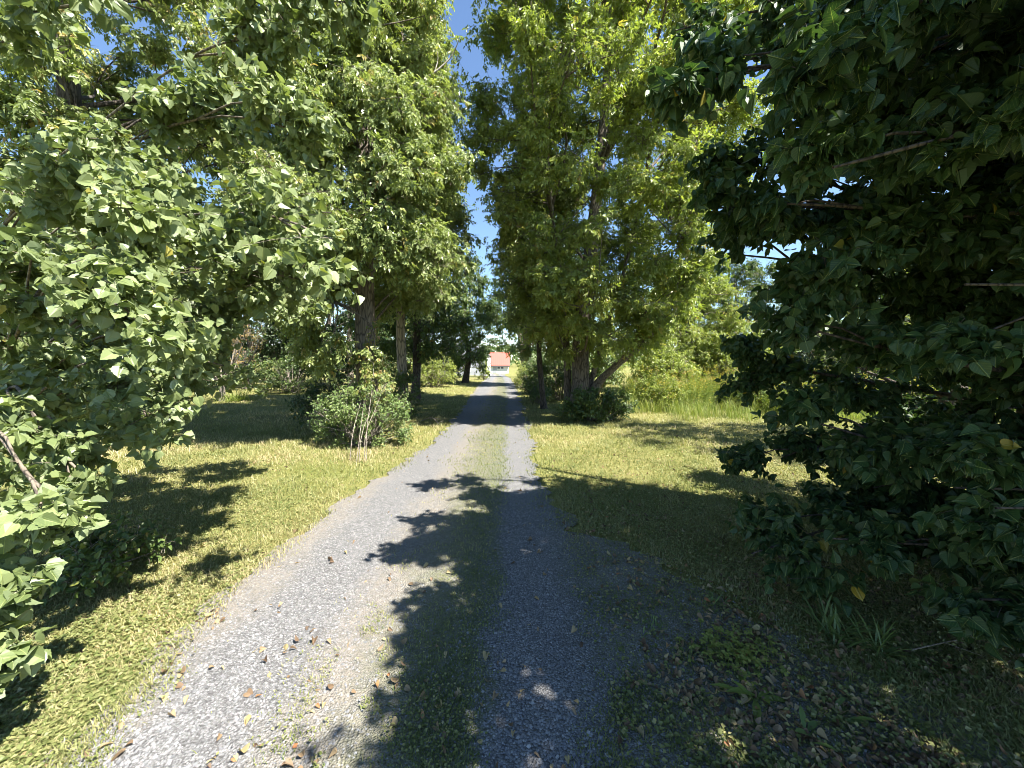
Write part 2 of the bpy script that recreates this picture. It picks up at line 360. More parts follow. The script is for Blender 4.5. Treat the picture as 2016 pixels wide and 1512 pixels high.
def drive_material():
    """gravel: bare in the wheel tracks, dusty between, green on the strip and the right shoulder; 'across' runs over the drive in metres"""
    m, nt = new_mat('drive_gravel'); L = nt.links
    g = N(nt, 'ShaderNodeNewGeometry'); at = N(nt, 'ShaderNodeAttribute', attribute_name='across')
    def noise(s, d=4., r=.6):
        n = N(nt, 'ShaderNodeTexNoise', i_Scale=s, i_Detail=d, i_Roughness=r); L.new(g.outputs['Position'], n.inputs['Vector']); return n.outputs['Fac']
    v = N(nt, 'ShaderNodeTexVoronoi', i_Scale=105., i_Randomness=1.); L.new(g.outputs['Position'], v.inputs['Vector'])
    sep = N(nt, 'ShaderNodeSeparateColor'); L.new(v.outputs['Color'], sep.inputs[0])
    stone = ramp(nt, sep.outputs[0], [(0, (.105, .107, .113)), (.45, (.165, .168, .175)), (.8, (.22, .22, .225)), (1, (.36, .36, .36))]).outputs[0]
    edge = ramp(nt, v.outputs['Distance'], [(.35, (1, 1, 1)), (.8, (.5, .5, .5))]).outputs[0]
    stone = mixc(nt, 1., stone, edge, 'MULTIPLY')
    dust = ramp(nt, noise(35, 5), [(.3, (.165, .145, .115)), (.7, (.30, .265, .215))]).outputs[0]
    w = math_(nt, 'ADD', at.outputs['Fac'], math_(nt, 'MULTIPLY', math_(nt, 'SUBTRACT', noise(3.2, 5, .65), .5), .55))
    wn_ = math_(nt, 'DIVIDE', math_(nt, 'ADD', w, 2.2), 4.4)
    def S(x): return (x + 2.2) / 4.4
    dmask = ramp(nt, wn_, [(S(-2.1), (.9,) * 3), (S(-1.72), (.6,) * 3), (S(-1.55), (.1,) * 3), (S(-1.15), (.12,) * 3), (S(-.9), (.75,) * 3), (S(-.4), (.7,) * 3), (S(-.15), (.05,) * 3), (S(.4), (.1,) * 3), (S(.7), (.45,) * 3), (S(2.1), (.55,) * 3)]).outputs[0]
    c = mixc(nt, math_(nt, 'MULTIPLY', dmask, ramp(nt, noise(16, 5), [(.3, (.35,) * 3), (.65, (1,) * 3)]).outputs[0]), stone, dust)
    gmask = ramp(nt, wn_, [(S(-.85), (0,) * 3), (S(-.55), (.75,) * 3), (S(-.2), (1,) * 3), (S(-.06), (0,) * 3), (S(.28), (0,) * 3), (S(.6), (.4,) * 3), (S(2.1), (.8,) * 3)]).outputs[0]
    moss = ramp(nt, noise(45, 4), [(.3, (.055, .065, .025)), (.7, (.145, .165, .055))]).outputs[0]
    c = mixc(nt, math_(nt, 'MULTIPLY', gmask, ramp(nt, noise(9, 6, .75), [(.3, (.15,) * 3), (.7, (1,) * 3)]).outputs[0]), c, moss)
    bs = N(nt, 'ShaderNodeBsdfPrincipled', i_Roughness=.85); L.new(c, bs.inputs['Base Color']); bs.inputs['Specular IOR Level'].default_value = .3
    h = math_(nt, 'ADD', math_(nt, 'SUBTRACT', 1., v.outputs['Distance']), math_(nt, 'MULTIPLY', noise(30, 4), .8))
    bp = N(nt, 'ShaderNodeBump', i_Strength=.9, i_Distance=.012); L.new(h, bp.inputs['Height']); L.new(bp.outputs[0], bs.inputs['Normal'])
    o = N(nt, 'ShaderNodeOutputMaterial'); L.new(bs.outputs[0], o.inputs[0]); return m
def stone_material():
    m, nt = new_mat('loose_stone'); L = nt.links
    at = N(nt, 'ShaderNodeAttribute', attribute_name='tint')
    c = ramp(nt, at.outputs['Fac'], [(0, (.10, .103, .11)), (.5, (.18, .182, .188)), (.85, (.27, .27, .265)), (1, (.44, .43, .42))]).outputs[0]
    b = N(nt, 'ShaderNodeBsdfPrincipled', i_Roughness=.8); L.new(c, b.inputs['Base Color'])
    o = N(nt, 'ShaderNodeOutputMaterial'); L.new(b.outputs[0], o.inputs[0]); return m
def plain(name, c, rough=.7, metal=0., var=.12, scale=6., spec=.4):
    m, nt = new_mat(name); L = nt.links
    tc = N(nt, 'ShaderNodeTexCoord'); n = N(nt, 'ShaderNodeTexNoise', i_Scale=scale, i_Detail=5.); L.new(tc.outputs['Object'], n.inputs['Vector'])
    cc = ramp(nt, n.outputs['Fac'], [(.3, tuple(x * (1 - var) for x in c)), (.7, tuple(min(1, x * (1 + var)) for x in c))]).outputs[0]
    b = N(nt, 'ShaderNodeBsdfPrincipled', i_Roughness=rough, i_Metallic=metal); L.new(cc, b.inputs['Base Color']); b.inputs['Specular IOR Level'].default_value = spec
    o = N(nt, 'ShaderNodeOutputMaterial'); L.new(b.outputs[0], o.inputs[0]); return m

# ------------------------------------------------------------------ ground and drive
def drive_left(y):  return np.interp(y, [-4, 1.5, 2.5, 4.3, 5.2, 7, 9, 14, 22, 40, 60, 84], [-1.75, -1.84, -1.93, -1.98, -1.76, -1.5, -1.52, -1.7, -2.0, -2.6, -3.6, -5.2])
def drive_right(y): return np.interp(y, [-4, 1.5, 2.6, 3.4, 4.2, 7, 9, 14, 22, 40, 60, 84], [1.9, 1.8, 1.5, .8, .4, .36, .38, .38, .25, -.25, -1.1, -1.4])
def lane_shift(y):  return np.interp(y, [-4, 9, 14, 22, 40, 60, 84], [0, 0, -.05, -.2, -.8, -1.8, -2.9])

gx = np.concatenate([-np.geomspace(900, 12, 26), np.linspace(-11.5, 11.5, 93), np.geomspace(12, 900, 26)])
gy = np.concatenate([-np.geomspace(300, 3, 14), np.linspace(-2.5, 30, 131), np.geomspace(30.5, 1500, 40)])
X, Y = np.meshgrid(gx, gy); Z = ground_z(X, Y)
b = Buf(); nx = len(gx); ii = (np.arange(len(gy) - 1)[:, None] * nx + np.arange(nx - 1)).ravel()
b.add(np.column_stack([X.ravel(), Y.ravel(), Z.ravel()]), np.column_stack([ii, ii + 1, ii + nx + 1, ii + nx]))
kind(b.build('lawn', ground_material(), smooth=True), 'structure')

ys = np.concatenate([np.arange(-4, 12, .06), np.arange(12, 30, .2), np.arange(30, 84, .8)])
nc = 60; u = np.linspace(0, 1, nc)
lf = drive_left(ys) + .34 * (fbm(ys * 2.2, ys * 0 + 3, 11, 4) - .5) + .2 * (fbm(ys * 8, ys * 0 + 9, 12, 3) - .5)
rt = drive_right(ys) + np.interp(ys, [2.5, 4.2], [.85, .34]) * (fbm(ys * 2.0, ys * 0 + 6, 13, 4) - .5) + .22 * (fbm(ys * 8, ys * 0 + 2, 14, 3) - .5)
DX = lf[:, None] + (rt - lf)[:, None] * u[None]; DY = np.repeat(ys[:, None], nc, 1)
ac = DX - lane_shift(DY)
hump = .022 * np.exp(-((ac + .45) / .28) ** 2) - .0 * ac
DZ = ground_z(0 * DX - .7, DY) + .012 + .004 + hump * np.minimum(1, np.minimum(u, 1 - u)[None] * 8) + .006 * (fbm(DX * 4, DY * 4, 21, 3) - .3) * np.minimum(1, np.minimum(u, 1 - u)[None] * 8)
DZ = np.maximum(DZ, ground_z(DX, DY) + .004)
b = Buf(); ii = (np.arange(len(ys) - 1)[:, None] * nc + np.arange(nc - 1)).ravel()
b.add(np.column_stack([DX.ravel(), DY.ravel(), DZ.ravel()]), np.column_stack([ii, ii + 1, ii + nc + 1, ii + nc]), ac.ravel())
kind(b.build('gravel_driveway', drive_material(), smooth=True, attr='across'), 'structure')
def top_z(x, y):
    a = x - lane_shift(y)
    on = (x > drive_left(y)) & (x < drive_right(y))
    return np.where(on, ground_z(0 * x - .7, y) + .018 + .02 * np.exp(-((a + .45) / .28) ** 2), ground_z(x, y))
def green_cover(x, y):
    """how much green stands at a place (0-1)"""
    a = x - lane_shift(y) + .35 * (fbm(x * 2.6, y * 1.5, 31, 4) - .5)
    inside = sstep(-.14, .2, x + .6 * (fbm(x * 3, y * 2.2, 37, 4) - .5) - drive_left(y)) * (1 - sstep(-.3, .2, x - drive_right(y) + .7 * (fbm(x * 3, y * 3, 35, 3) - .5)))
    strip = np.exp(-((a + .31) / .2) ** 4) * (.75 + .35 * fbm(x * 7, y * 5, 38, 3)) + sstep(4, 6.5, y) * np.exp(-((a + .55) / .36) ** 4) * .6
    spill = np.exp(-((a + .72) / .28) ** 2) * sstep(.5, .66, fbm(x * 6, y * 6, 32, 4)) * .5
    should = sstep(.26, .55, a) * (.2 + .5 * sstep(.42, .66, fbm(x * 5, y * 5, 33, 5)))
    base = np.clip(strip + spill + should, 0, 1)
    return (1 - inside) * (1 - .45 * sstep(.52, .7, fbm(x * .9, y * .9, 36, 4))) + inside * base

rng = np.random.default_rng(5)
def scatter(n, d0, d1, power, wmax=2.0):
    """points over the seen ground, thinning with distance"""
    uu = rng.random(n); d = (d0 ** (1 - power) + uu * (d1 ** (1 - power) - d0 ** (1 - power))) ** (1 / (1 - power))
    x = rng.uniform(-1, 1, n) * np.minimum(d * 1.42 + .4, 26)
    return x, d
# mown grass and clover
b = Buf()
x, y = scatter(420000, 1.15, 40, 1.25); keep = rng.random(len(x)) < green_cover(x, y); x, y = x[keep], y[keep]
n = len(x); z = top_z(x, y)
grow = np.clip(y / 4, .75, 5) ** .75
lawn_tone = fbm(x * .8, y * .8, 41, 4)  # random noise: broad tone patches in the grass colour
tone = np.clip(.46 + .1 * sstep(2.5, 6, y) + 1.1 * (lawn_tone - .5) + .7 * (fbm(x * 3.2, y * 3.2, 45, 3) - .5) + rng.normal(0, .15, n) - .14 * ((x > drive_left(y) + .1) & (x < drive_right(y))), 0, 1)
inside_ = (x > drive_left(y) + .1) & (x < drive_right(y) - .05)
hgt = rng.uniform(.018, .05, n) * np.where(inside_, .55, .6 + .9 * fbm(x * 2.4, y * 2.4, 44, 3)) * np.clip(grow, .8, 1.6); wid = rng.uniform(.0018, .0034, n) * grow
ang = rng.uniform(0, 2 * np.pi, n); lean = rng.uniform(.2, 1.5, n)
dx, dy = np.cos(ang), np.sin(ang)
base = np.column_stack([x, y, z - .003]); sd = np.column_stack([-dy, dx, 0 * x]) * wid[:, None]
tip = base + np.column_stack([dx * lean, dy * lean, 1 + 0 * x]) * hgt[:, None]
midp = base + np.column_stack([dx * lean * .35, dy * lean * .35, .65 + 0 * x]) * hgt[:, None]
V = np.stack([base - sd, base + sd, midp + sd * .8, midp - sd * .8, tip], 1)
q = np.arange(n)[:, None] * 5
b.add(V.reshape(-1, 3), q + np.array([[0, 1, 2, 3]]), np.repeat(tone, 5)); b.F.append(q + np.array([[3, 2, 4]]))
x, y = scatter(260000, 1.15, 24, 1.5); keep = rng.random(len(x)) < green_cover(x, y) * (.35 + .65 * sstep(.42, .6, fbm(x * 1.3, y * 1.3, 43, 4))) * np.where((x > drive_left(y)) & (x < .45), .4, 1); x, y = x[keep], y[keep]
n = len(x); ang = rng.uniform(0, 2 * np.pi, n)
pos = np.column_stack([x, y, top_z(x, y) + rng.uniform(.006, .035, n)])
leaves(b, rng, pos, np.column_stack([np.cos(ang), np.sin(ang), rng.uniform(-.35, .5, n)]), np.array([0, 0, 1.]) + rng.normal(size=(n, 3)) * .35,
       rng.uniform(.011, .03, n) * np.where((x > drive_left(y)) & (x < .45), .65, 1) * np.clip(y / 4, .8, 3) ** .6, np.clip(rng.normal(.3, .17, n), 0, 1), [diamond(.36, .2, .1), diamond(.45, .3, .1)])
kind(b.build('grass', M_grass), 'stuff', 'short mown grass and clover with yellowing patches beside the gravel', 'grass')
# fallen leaves
b = Buf()
x, y = scatter(24000, 1.15, 22, 1.3)
dens = .045 + .75 * sstep(.4, 1.0, x) * (1 - sstep(7, 9, y)) + .55 * np.exp(-((x - 2.6) / 1.0) ** 2 - ((y - 1.7) / 1.1) ** 2) + .35 * sstep(.5, .68, fbm(x * .9, y * .9, 36, 4)) * (x < -1.7) * .4
dens = dens + .5 * np.exp(-((x + 2.6) / 1.2) ** 2 - ((y - 6.6) / 1.2) ** 2) + .5 * np.exp(-((x - 2.2) / 1.6) ** 2 - ((y - 9) / 1.5) ** 2)
dens = dens * (.25 + 1.5 * sstep(.42, .66, fbm(x * 2.2, y * 2.2, 71, 4)))
keep = rng.random(len(x)) < dens; x, y = x[keep], y[keep]; n = len(x); ang = rng.uniform(0, 2 * np.pi, n)
pos = np.column_stack([x, y, top_z(x, y) + rng.uniform(.005, .018, n)])
leaves(b, rng, pos, np.column_stack([np.cos(ang), np.sin(ang), rng.uniform(-.25, .3, n)]), np.array([0, 0, 1.]) + rng.normal(size=(n, 3)) * .45,
       rng.uniform(.016, .04, n), rng.random(n), [template(OVATE, f, d, 0, c, (.5,), t) for f, d, c, t in ((.8, .3, 0, .5), (.4, .8, .6, -.6), (-.5, -.5, .4, .3))] + [template(LINDEN, .6, .35, 0, .6), template(LINDEN, 1., .7, 0, -.5, twist=.8)])
kind(b.build('fallen_leaves', M_litter), 'stuff', 'dry tan and brown fallen leaves strewn over the drive edge and grass', 'fallen leaves')
# loose stones on the drive
b = Buf()
x, y = scatter(60000, 1.15, 9, 1.6); ok = (x > drive_left(y) - .06) & (x < drive_right(y) + .1)
a = x - lane_shift(y); rut = np.exp(-((a + 1.4) / .45) ** 4) + np.exp(-((a - .08) / .33) ** 4) + .45
ok &= rng.random(len(x)) < rut * .8; x, y = x[ok], y[ok]; n = len(x)
s = rng.uniform(.0025, .007, n) * rng.choice([1, 1, 1, 1.5], n)
oct_ = np.array([(1, 0, 0), (0, 1, 0), (-1, 0, 0), (0, -1, 0), (0, 0, .7), (.5, .5, .55), (-.5, .5, .5)], float)
rot = rng.uniform(0, 6.28, n); jit = 1 + rng.uniform(-.35, .35, (n, 7, 1))
W = oct_[None] * jit; cr, sr = np.cos(rot)[:, None], np.sin(rot)[:, None]
W = np.stack([W[..., 0] * cr - W[..., 1] * sr, W[..., 0] * sr + W[..., 1] * cr, W[..., 2]], -1) * s[:, None, None] + np.column_stack([x, y, top_z(x, y) - .001])[:, None]
b.add(W.reshape(-1, 3), (np.arange(n)[:, None, None] * 7 + np.array([[0, 5, 4], [5, 1, 4], [1, 6, 4], [6, 2, 4], [2, 3, 4], [3, 0, 4], [0, 1, 5], [1, 2, 6]])[None]).reshape(-1, 3), np.repeat(np.clip(rng.beta(2, 2.4, n), 0, 1), 7))
kind(b.build('gravel', stone_material()), 'stuff', 'loose grey crushed stone scattered in the wheel tracks', 'gravel')

# ------------------------------------------------------------------ trees
def profile_clumps(rng, axis_fn, prof, n, rc, ntw, squash=.8, core=.35):
    """clump centres spread through a crown whose radius over height is prof [(z, r)...]; axis_fn(z) gives the crown's axis"""
    zs, rs = np.array(prof).T; out = []; tries = 0
    while len(out) < n and tries < n * 40:
        tries += 1
        z = rng.uniform(zs[0], zs[-1]); r = np.interp(z, zs, rs)
        if rng.random() > (r / rs.max()) ** 1.3 + .08: continue
        th = rng.uniform(0, 2 * np.pi); rr = r * math.sqrt(rng.uniform(core ** 2, 1))
        ax = axis_fn(z); c = np.array([ax[0] + rr * math.cos(th), ax[1] + rr * math.sin(th), z])
        s = rc * rng.uniform(.7, 1.25)
        if any(np.linalg.norm(c - o[:3]) < .62 * s for o in out): continue
        out.append([*c, s, s, s * squash, ntw * rng.uniform(.7, 1.3)])
    return np.array(out)

def limb_to(rng, trunk, c, rise=.55, K=7):
    """a curved limb from the trunk polyline to the clump centre c"""
    tz = trunk[:, 2]; h = np.linalg.norm(c[:2] - np.array([np.interp(c[2], tz, trunk[:, 0]), np.interp(c[2], tz, trunk[:, 1])]))
    z0 = np.clip(c[2] - rise * h - .2, tz[0] + .25 * (tz[-1] - tz[0]) * .5, tz[-1])
    p0 = np.array([np.interp(z0, tz, trunk[:, 0]), np.interp(z0, tz, trunk[:, 1]), z0])
    m = p0 * .5 + c * .5 + np.array([0, 0, .08 * h]) + rng.normal(size=3) * .1 * h
    return resample([p0, m, c], K), p0

def make_tree(name, label, seed, trunk_pts, trunk_r, prof=None, n=60, rc=.8, ntw=22, n_leaf=6, size=.2, temps=T_COMPOUND, mat=None, bark=None,
              axis=None, clumps=None, droop=.6, up=.5, group=None, extra_trunks=(), category='tree', twig_r=.005, limb_r=.35, squash=.8,
              yellow=.05, rise=.55, twigs=True, use_uv=False, sag=.25, core=.35, shell=.45, lean=(0, 0, 0), extra_clumps=None, parts=()):
    rng = np.random.default_rng(seed)
    base = np.array(trunk_pts[0], float)
    root = thing(name, label, category, base, group)
    trunk = resample(trunk_pts, 18); rad = np.interp(np.linspace(0, 1, 18), [0, .04, .1, .5, 1], np.array([1.45, 1.15, 1., .72, .2]) * trunk_r)
    tb = Buf(); tubes(trunk[None], rad[None], 14, tb, rough=.16, rng=rng)
    for pts, r in extra_trunks:
        tp = resample(pts, 14); tubes(tp[None], np.linspace(r, r * .3, 14)[None], 10, tb, rough=.16, rng=rng)
    tb.build('trunk', bark, root, smooth=True)
    if axis is None:
        def axis(z): return (np.interp(z, trunk[:, 2], trunk[:, 0]), np.interp(z, trunk[:, 2], trunk[:, 1]))
    if clumps is None: clumps = profile_clumps(rng, axis, prof, n, rc, ntw, squash, core)
    else: clumps = np.array(clumps, float)
    if extra_clumps is not None: clumps = np.vstack([clumps, np.array(extra_clumps, float)])
    lb = Buf(); inner = []
    trunks = [trunk] + [resample(p, 14) for p, r in extra_trunks]
    limbs, lrad = [], []
    m = len(clumps); first = rng.permutation(m); npri = max(8, m // 6); inner = [None] * m; pri = []
    for q, ci in enumerate(first):
        c = clumps[ci]
        if q < npri:
            best = min(trunks, key=lambda t: np.min(np.linalg.norm(t - c[:3], axis=1)))
            lm, p0 = limb_to(rng, best, c[:3], rise); pri.append(lm)
            ln = np.linalg.norm(lm[-1] - lm[0]); r0 = min(trunk_r * limb_r, .012 * ln + .014)
        else:
            A = np.concatenate([l_[2:6] for l_ in pri] + [t[7:] for t in trunks]); dd = np.linalg.norm(A - c[:3], axis=1) + .8 * np.maximum(A[:, 2] - c[2] + .1, 0)
            p0 = A[np.argmin(dd)]; mid = (p0 + c[:3]) / 2 + rng.normal(size=3) * .08 * dd.min(); lm = resample([p0, mid, c[:3]], 7); r0 = .008 + .006 * dd.min()
        limbs.append(lm); inner[ci] = lm[4]; lrad.append(np.linspace(r0, .005, 7))
    tubes(np.array(limbs), np.array(lrad), 6, lb)
    cb = Buf()
    sprays(rng, clumps, inner, n_leaf, size, temps, cb, lb if twigs else None, droop, up, twig_r=twig_r, yellow=yellow, use_uv=use_uv, sag=sag, shell=shell, lean=lean)
    lb.build('branches', bark, root, smooth=True)
    cb.build('crown', mat, root)
    return root

def G(x, y): return np.array([x, y, float(ground_z(x, y)) - .03])
def up_trunk(x, y, h, lean=(0, 0), wob=.12, seed=0):
    r = np.random.default_rng(seed); z0 = float(ground_z(x, y)) - .05
    ks = np.linspace(0, 1, 5)
    return [np.array([x + lean[0] * k + r.normal() * wob * (0 < k), y + lean[1] * k + r.normal() * wob * (0 < k), z0 + h * k]) for k in ks]

# --- left row beside the drive
ash = make_tree('ash_tree', 'tall tree with a thick grey trunk rising from the green shrub left of the drive', 101,
          up_trunk(-3.0, 8.0, 12.5, (-.1, .2), .08, 1), .2, [(2.6, 1.0), (3.2, 2.0), (5, 2.15), (8, 1.65), (10.5, 1.45), (12.8, .9)], 240, .6, 26, 9, .14,
          T_COMPOUND, M_ash, M_bark, yellow=.035, droop=.9, extra_clumps=[[-3.5, 7.2, 1.55, .4, .35, .45, 18], [-3.95, 7.5, 1.75, .45, .4, .45, 20], [-2.65, 7.35, 1.65, .3, .25, .4, 12], [-3.2, 7.1, 1.9, .3, .3, .35, 12], [-3.9, 7.3, 2.1, .5, .5, .45, 26], [-4.4, 7.8, 2.4, .5, .5, .45, 26], [-3.5, 6.8, 2.5, .45, .45, .4, 24], [-4.2, 7.0, 3.0, .5, .5, .5, 26]] + [[-2.9 + .25 * math.sin(k * 2.1), 6.9 + .15 * math.cos(k * 3.3), 3.3 + .42 * k, .5, .4, .5, 24] for k in range(14)] + [[-1.55 + .2 * math.sin(k * 1.7), 7.4 + .3 * math.cos(k * 2.9), 3.0 + .6 * k, .5, .45, .45, 22] for k in range(10)])
db = Buf(); tubes(resample([P(760, 200, 8.2), P(815, 168, 8.2), P(855, 143, 8.1), P(888, 112, 8.1), P(903, 80, 8.0)], 12)[None], np.linspace(.03, .008, 12)[None], 6, db)
tubes(resample([P(855, 143, 8.1), P(862, 118, 8.1), P(860, 98, 8.0)], 6)[None], np.linspace(.012, .005, 6)[None], 5, db)
o_ = db.build('dead_branch', M_dead, ash, smooth=True); o_['label'] = 'bare bleached branch curving out against the sky'
make_tree('slim_tree', 'slim pale trunked tree just behind the thick trunked tree left of the drive', 102,
          up_trunk(-3.25, 11.6, 13, (.1, .2), .1, 2), .135, [(3.3, .8), (4.5, 1.6), (7, 1.65), (10, 1.5), (13.2, .7)], 150, .7, 26, 8, .15,
          T_COMPOUND, M_ash, M_pale_bark, yellow=.05, droop=.8)
make_tree('shade_tree', 'dark shaded tree third along the left row, past the pale slim trunk', 103,
          up_trunk(-3.9, 15.5, 10, (.2, .2), .12, 3), .16, [(1.5, 1.2), (2.8, 2.2), (5.5, 2.4), (8, 1.8), (10.2, .7)], 110, .75, 26, 9, .15,
          T_DIAMOND, M_green, M_dark_bark, yellow=.03)
make_tree('shade_tree', 'dense tree farthest along the left row, in front of the grey house', 104,
          up_trunk(-3.3, 27, 8.5, (.2, .2), .12, 4), .2, [(.9, 1.3), (2.5, 2.4), (5.2, 2.4), (7, 1.5), (8.6, .6)], 90, .85, 28, 9, .18,
          T_DIAMOND, M_green, M_dark_bark, yellow=.03)
# --- right of the drive
BX, BY = 1.95, 11.2
make_tree('spreading_tree', 'big bright green tree with several trunks and a low leaning limb right of the drive', 105,
          [G(BX, BY), (1.98, BY, 1.2), (2.0, BY, 2.6), (2.3, BY - .1, 5.5), (2.6, BY, 9), (2.8, BY, 13.5)], .27,
          [(1.9, 1.4), (2.8, 2.6), (4.5, 2.95), (7, 3.6), (9.5, 3.7), (12, 2.8), (14, 1)], 430, .68, 25, 8, .15, T_COMPOUND, M_lime, M_bark,
          axis=lambda z: (2.5, BY - .7), yellow=.04, droop=.7,
          extra_clumps=[[1.0, 9.6, 2.5, .5, .5, .4, 24], [1.6, 9.2, 2.4, .5, .5, .4, 24], [2.2, 9.3, 2.35, .5, .5, .4, 24], [2.9, 9.3, 2.6, .5, .5, .45, 24], [.6, 10.2, 2.9, .55, .5, .5, 24], [3.6, 9.4, 2.5, .5, .5, .4, 20], [4.3, 10, 2.7, .6, .5, .4, 20], [.9, 9.3, 3.2, .55, .5, .5, 26], [1.55, 10.7, 1.7, .25, .2, .4, 12], [2.4, 10.6, 1.5, .2, .2, .35, 10], [2.05, 10.75, 2.1, .25, .15, .3, 8], [1.7, 8.9, 3.2, .55, .5, .5, 26], [2.6, 9.0, 3.3, .55, .5, .5, 26]],
          extra_trunks=[([G(BX + .2, BY - .05), (2.35, BY - .1, .75), (2.95, BY - .3, 1.45), (3.9, BY - .4, 2.3), (5.0, BY - .5, 4.2)], .15),
                        ([(2.15, BY, .5), (2.5, BY + .1, 1.6), (2.75, BY, 2.6), (3.3, BY, 4.5), (3.9, BY, 7)], .085),
                        ([G(BX - .3, BY + .25), (1.62, BY + .2, 1.5), (1.5, BY + .1, 3.2), (1.1, BY, 6), (.8, BY, 10)], .12)])
make_tree('slender_tree', 'slender dark trunked tree at the right edge of the drive beside the multi trunked tree', 106,
          up_trunk(1.05, 12.6, 9, (-.1, .1), .06, 6), .085, [(1.7, .5), (3, 1.0), (5, 1.3), (7.5, 1.2), (9.3, .5)], 70, .6, 24, 8, .16,
          T_COMPOUND, M_ash, M_dark_bark, yellow=.04)
make_tree('roadside_tree', 'mid green tree with a grey trunk farther along the right edge of the drive', 107,
          up_trunk(.95, 23, 11, (-.2, 0), .1, 7), .24, [(2.6, 1.2), (3.8, 2.0), (5.5, 2.3), (8, 2.1), (11.2, .8)], 100, .8, 28, 8, .18,
          T_DIAMOND, M_green, M_bark, yellow=.06, axis=lambda z: (1.5, 23))
make_tree('roadside_tree', 'pale hazy green tree seen far down the drive over the red roofed shed', 108,
          up_trunk(1.6, 44, 13, (-1, 0), .2, 8), .28, [(2.4, 1.5), (5, 3.6), (8, 4.1), (11, 3), (13.5, 1)], 80, 1.2, 26, 6, .32,
          T_DIAMOND, M_green, M_bark, yellow=.08)
# --- far left of the lawn
make_tree('yellowing_tree', 'large tree with drooping yellow green leaves filling the upper left corner', 109,
          up_trunk(-8.6, 7.6, 12.5, (.3, 0), .12, 9), .24, [(2.6, 1.6), (4.0, 2.8), (6.5, 3.2), (9, 2.9), (11.5, 2), (13, .9)], 270, .68, 26, 8, .15,
          T_COMPOUND, M_ash, M_dark_bark, yellow=.09, droop=1.0, core=.6)

# --- the two near trees
def near_tree(name, label, seed, base, trunk_pts, trunk_r, boughs, mat, bark, temps, size, n_leaf, droop, up, yellow, group=None, twig_r=.004, sag=.12, lean=(0, 0, 0), nrand=.5):
    """boughs: (points of the bough, start radius, [clump radius, twigs per clump, clumps along it])"""
    rng = np.random.default_rng(seed)
    root = thing(name, label, 'tree', base)
    tp = resample(trunk_pts, 18); tb = Buf(); tubes(tp[None], np.interp(np.linspace(0, 1, 18), [0, .06, 1], [1.35 * trunk_r, trunk_r, .2 * trunk_r])[None], 14, tb, rough=.14, rng=rng)
    tb.build('trunk', bark, root, smooth=True)
    cb, wb = Buf(), Buf()
    for pts, r0, (cr, tw, k, t0) in boughs:
        bp = resample(pts, 14); bb = Buf(); tubes(bp[None], np.linspace(r0, .005, 14)[None], 7, bb, rough=.1, rng=rng)
        bb.build('bough', bark, root, smooth=True)
        t = (t0 + (1 - t0) * (np.arange(k) + .5) / k) * 13; i = np.minimum(t.astype(int), 12); c = bp[i] + (bp[i + 1] - bp[i]) * (t - i)[:, None]
        inn = bp[np.maximum(i - 2, 0)]
        cc = c + rng.normal(size=c.shape) * cr * .35
        rr = cr * rng.uniform(.75, 1.2, k)
        # second order: spurs from the bough to every clump
        tubes(np.stack([inn, (inn + cc) / 2 + [0, 0, .04], cc], 1), np.tile([[.009, .006, .004]], (k, 1)), 5, wb)
        sprays(rng, np.column_stack([cc, rr, rr, rr * .75, np.full(k, tw)]), c, n_leaf, size, temps, cb, wb, droop, up, twig_r=twig_r, yellow=yellow,
               use_uv=True, sag=sag, shell=.3, tstart=.2, lean=lean, nrand=nrand)
    wb.build('twigs', bark, root, smooth=True)
    cb.build('crown', mat, root)
    return root

